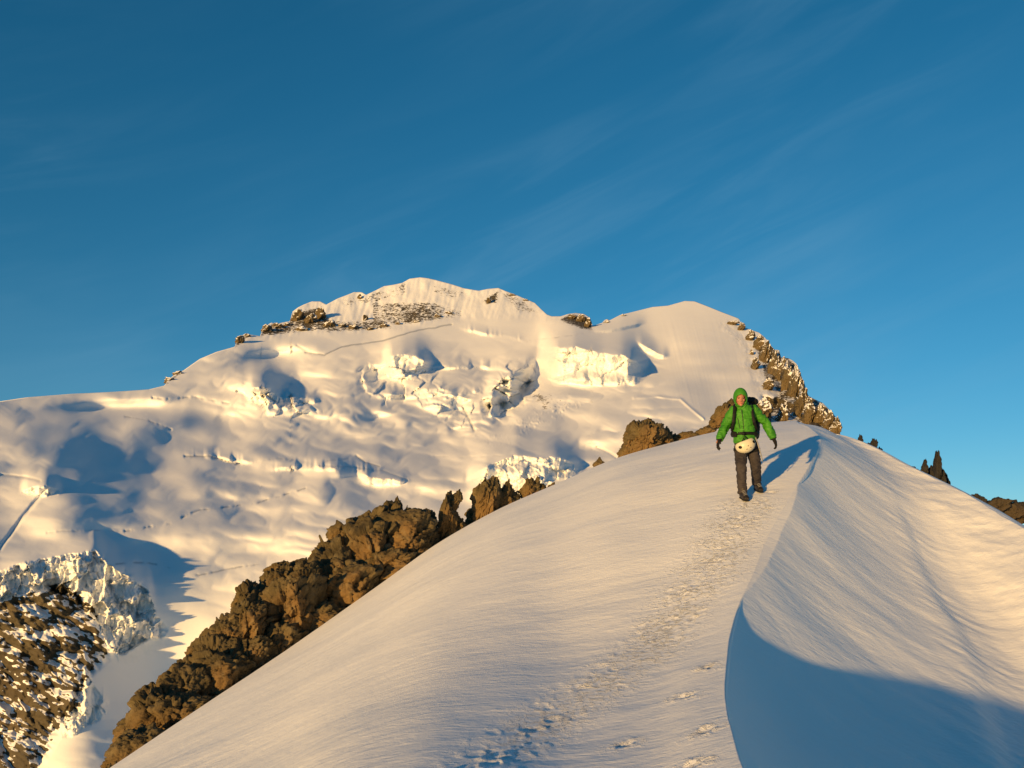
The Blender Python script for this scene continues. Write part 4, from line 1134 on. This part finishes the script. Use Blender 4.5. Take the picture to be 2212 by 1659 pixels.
for (uu, vv), ax in (((1553.5, 950), wrl - ell), ((1671, 947), wrr - elr)):
    c = wrl if uu < 1600 else wrr; t = ax.normalized()
    Raw().loft([(c - t * 0.03, 0.047, 0.049), (c - t * 0.0, 0.049, 0.051), (c + t * 0.012, 0.040, 0.042)], 18).obj('cuff', M_BLACK, jacket)

# trousers
t_ = Raw()
t_.loft([(B(1609, 940, 0.01), 0.135, 0.110), (B(1610, 950, 0.015), 0.150, 0.122), (B(1611, 962, 0.02), 0.158, 0.125), (B(1612, 974, 0.02), 0.130, 0.115), (B(1612.5, 979, 0.02), 0.07, 0.08)], 26)
for hp, kn, an, in_ in ((hpl, knl, anl, 1), (hpr, knr, anr, -1)):
    t_.loft([(hp + Vector((0, 0, 0.05)), 0.080, 0.105), (hp + Vector((0, 0, -0.06)), 0.090, 0.105), (hp.lerp(kn, 0.5), 0.084, 0.092), (kn + Vector((0, 0, 0.03)), 0.072, 0.076), (kn, 0.072, 0.076), (kn.lerp(an, 0.3), 0.066, 0.074), (kn.lerp(an, 0.7), 0.062, 0.068), (an + Vector((0, -0.005, 0.0)), 0.064, 0.072), (an - Vector((0, 0.01, 0.02)), 0.062, 0.074)], 20)
trousers = t_.obj('trousers', M_TROUS, person, 0.009, 2, 0.012, 10.0)
# boots
for ft, tl_ in ((foot_f, 0.10), (foot_r, 0.16)):
    slope = Matrix.Rotation(math.radians(10), 3, 'X')
    r = Raw()
    F = lambda x, y, z: ft + slope @ Vector((x, y, z))
    r.loft([(F(0, 0.11, 0.05), 0.030, 0.035), (F(0, 0.08, 0.058), 0.042, 0.052), (F(0, 0.0, 0.062), 0.045, 0.056), (F(0, -0.08, 0.052), 0.049, 0.044), (F(0, -0.14, 0.044), 0.047, 0.032), (F(0, -0.175, 0.038), 0.030, 0.022)], 18)
    r.loft([(F(0, 0.05, 0.05), 0.050, 0.060), (F(0, 0.05, 0.12), 0.050, 0.062), (F(0, 0.055, 0.17), 0.054, 0.066)], 18)
    bo = r.obj('boot', M_BOOT, person, 0.007, 2)
    s_ = Raw(); s_.loft([(F(0, 0.125, 0.012), 0.030, 0.016), (F(0, 0.07, 0.012), 0.044, 0.017), (F(0, -0.02, 0.012), 0.042, 0.016), (F(0, -0.10, 0.012), 0.051, 0.016), (F(0, -0.165, 0.014), 0.040, 0.013), (F(0, -0.185, 0.018), 0.02, 0.01)], 16)
    s_.obj('sole', M_SOLE, bo)
    for q in range(4):
        y_ = -0.12 + 0.035 * q
        Raw().loft([(F(-0.03, y_, 0.083 + 0.012 * q), 0.004, 0.004), (F(0, y_ - 0.01, 0.100 + 0.012 * q), 0.004, 0.004), (F(0.03, y_, 0.083 + 0.012 * q), 0.004, 0.004)], 8, Vector((0, 0, 1))).obj('lace', M_STEEL, bo)
# gloves: palm, four fingers of different length, thumb on the inner side
for wr, el, s in ((wrl, ell, 1), (wrr, elr, -1)):
    t = (wr - el).normalized(); t = (t + Vector((0, -0.25, -0.35))).normalized()
    side = Vector((0, -1, 0)); side = (side - t * side.dot(t)).normalized(); nrm_ = t.cross(side)          # side: towards the thumb; palm faces the thigh
    if nrm_.x * s < 0: nrm_ = -nrm_
    g = Raw()
    g.loft([(wr - t * 0.02, 0.036, 0.034), (wr + t * 0.02, 0.040, 0.026), (wr + t * 0.06, 0.046, 0.022), (wr + t * 0.095, 0.044, 0.019)], 16, side)
    for k, ln in enumerate((0.070, 0.080, 0.074, 0.056)):
        o = wr + t * 0.09 + side * (0.032 - 0.022 * k)
        p1 = o + t * ln * 0.5 + nrm_ * 0.006; p2 = p1 + t * ln * 0.32 + nrm_ * 0.018; p3 = p2 + t * ln * 0.18 + nrm_ * 0.022
        g.loft([(o - t * 0.02, 0.011, 0.011), (p1, 0.0105, 0.0105), (p2, 0.010, 0.010), (p3, 0.008, 0.008)], 10)
    o = wr + t * 0.035 + side * 0.036
    g.loft([(o - side * 0.015, 0.014, 0.014), (o + side * 0.022 + t * 0.030 + nrm_ * 0.01, 0.012, 0.012), (o + side * 0.026 + t * 0.062 + nrm_ * 0.02, 0.010, 0.010)], 10)
    g.obj('glove', M_GLOVE, person, 0.004, 1)
# climbing harness
h_ = Raw()
ring = []
for k in range(40):
    th = 2 * math.pi * k / 40
    ring.append(th)
def band(raw, cen, rx, ry, hh, th_=0.006, tilt=0.0):
    vs = []; fs = []
    n = 40
    for k in range(n):
        a = 2 * math.pi * k / n
        for (o, z) in ((0, -hh), (th_, -hh), (th_, hh), (0, hh)):
            vs.append(cen + Vector(((rx + o) * math.cos(a), (ry + o) * math.sin(a), z + tilt * math.cos(a))))
    for k in range(n):
        k2 = (k + 1) % n
        for q in range(4):
            fs.append([k * 4 + q, k * 4 + (q + 1) % 4, k2 * 4 + (q + 1) % 4, k2 * 4 + q])
    raw.add(vs, fs)
for hp, kn in ((hpl, knl), (hpr, knr)):
    band(h_, hp.lerp(kn, 0.28), 0.098, 0.108, 0.018, 0.008, 0.03 if hp is hpr else -0.03)
h_.obj('harness', M_BLACK, person)
st = Raw(); st.loft([(B(1632, 945, -0.12), 0.010, 0.004), (B(1637, 958, -0.13), 0.010, 0.004), (B(1642, 975, -0.12), 0.009, 0.004), (B(1646, 990, -0.10), 0.008, 0.004), (B(1647.5, 998, -0.09), 0.006, 0.004)], 8)
st.obj('sling', M_STEEL, person)

# backpack: sits on the walker's back
backpack = empty('backpack', B(1612, 950, 0.26))
tag(backpack, 'black backpack carried on the back of the walker in green', 'backpack')
bp = Raw()
cz = [B(1614, v, 0.25) for v in (952, 945, 925, 900, 880, 868)]
for c, rx, ry in ():
    pass
bp.loft([(cz[0], 0.12, 0.08), (cz[1], 0.175, 0.115), (cz[2], 0.19, 0.125), (cz[3], 0.185, 0.125), (cz[4], 0.17, 0.115), (cz[5], 0.13, 0.09)], 28)
bp.obj('pack', M_BLACK, backpack, 0.012, 3, 0.008, 9.0)
ld = Raw(); ld.loft([(B(1616, 872, 0.24), 0.12, 0.09), (B(1617, 866, 0.23), 0.155, 0.115), (B(1618, 861, 0.23), 0.14, 0.105), (B(1618, 858.5, 0.23), 0.08, 0.06)], 24)
ld.obj('lid', M_BLACK, backpack, 0.010, 2, 0.006, 10.0)
def strap(pts, w=0.026):
    r = Raw(); r.loft([(p, w, 0.012) for p in pts], 14); return r.obj('shoulder_strap', M_BLACK, backpack, 0.006, 2)
strap([B(1592, 874, 0.16), B(1588, 874, 0.03), B(1587, 880, -0.09), B(1586, 895, -0.135), B(1584.5, 912, -0.125), B(1582, 925, -0.06), B(1582, 931, 0.06)])
strap([B(1620, 872, 0.16), B(1621, 873, 0.03), B(1623, 880, -0.09), B(1626, 895, -0.135), B(1629, 912, -0.125), B(1632, 925, -0.06), B(1634, 931, 0.08)])
hb = Raw(); band(hb, B(1608, 937, 0.0), 0.150, 0.124, 0.022, 0.012)
hb.obj('hip_belt', M_BLACK, backpack)
bk = Raw(); bk.box(B(1607, 937, -0.138), (0.028, 0.008, 0.020)); bk.obj('buckle', M_BLACK, backpack)
for u0, s in ((1588, -1), (1631, 1)):
    w_ = Raw(); w_.loft([(B(u0 - 3 * s, 939, -0.09), 0.04, 0.012), (B(u0 + 2 * s, 938, -0.02), 0.045, 0.030), (B(u0 + 6 * s, 938, 0.10), 0.05, 0.030)], 12, Vector((0, 0, 1)))
    w_.obj('hip_pad', M_BLACK, backpack, 0.008, 2)

# helmet hanging at the walker's waist, dome down
helmet = empty('helmet', B(1611.5, 975, -0.19))
tag(helmet, 'cream climbing helmet hanging upside down in front of the walker\'s hips', 'helmet')
HR = Matrix.Rotation(math.radians(-24), 3, 'Y') @ Matrix.Rotation(math.radians(-38), 3, 'X')
hcn = B(1611.5, 963, -0.17)
hm = Raw(); vs = []; fs = []; n1, n2 = 16, 40
for i in range(n1 + 1):
    for k in range(n2):
        th = 2 * math.pi * k / n2
        rim_ = 0.5 * math.pi + 0.16 + 0.20 * math.cos(th * 2) - 0.10 * math.cos(th)
        ph = rim_ * i / n1
        vs.append(hcn + HR @ Vector((0.142 * math.sin(ph) * math.cos(th), 0.108 * math.sin(ph) * math.sin(th), -0.112 * math.cos(ph) + 0.02)))
for i in range(n1):
    for k in range(n2):
        k2 = (k + 1) % n2
        fs.append([i * n2 + k, i * n2 + k2, (i + 1) * n2 + k2, (i + 1) * n2 + k])
hm.add(vs, fs)
shell = hm.obj('shell', M_HELM, helmet)
so_ = shell.modifiers.new('thick', 'SOLIDIFY'); so_.thickness = 0.010; so_.offset = 1.0
for th, ph in ((-0.62, 1.12), (-2.45, 1.15), (-1.57, 0.75), (-1.1, 0.45), (-2.1, 0.45)):
    big = 1.4 if ph > 1 else 0.4
    c = hcn + HR @ Vector((0.153 * math.sin(ph) * math.cos(th), 0.119 * math.sin(ph) * math.sin(th), -0.123 * math.cos(ph) + 0.02))
    nn = (HR @ Vector((math.sin(ph) * math.cos(th) / 0.146, math.sin(ph) * math.sin(th) / 0.112, -math.cos(ph) / 0.116))).normalized()
    q = nn.to_track_quat('Z', 'Y').to_matrix()
    Raw().ball(c, (0.020 * big, 0.016 * big, 0.006), q, 16, 8).obj('vent', M_BLACK, helmet)
cs_ = Raw(); cs_.loft([(hcn + HR @ Vector((-0.09, -0.02, 0.03)), 0.008, 0.003), (B(1607, 946, -0.17), 0.008, 0.003), (B(1608, 938, -0.15), 0.008, 0.003), (B(1612, 945, -0.17), 0.008, 0.003), (hcn + HR @ Vector((0.06, -0.04, 0.03)), 0.008, 0.003)], 8)
cs_.obj('chin_strap', M_BLACK, helmet)
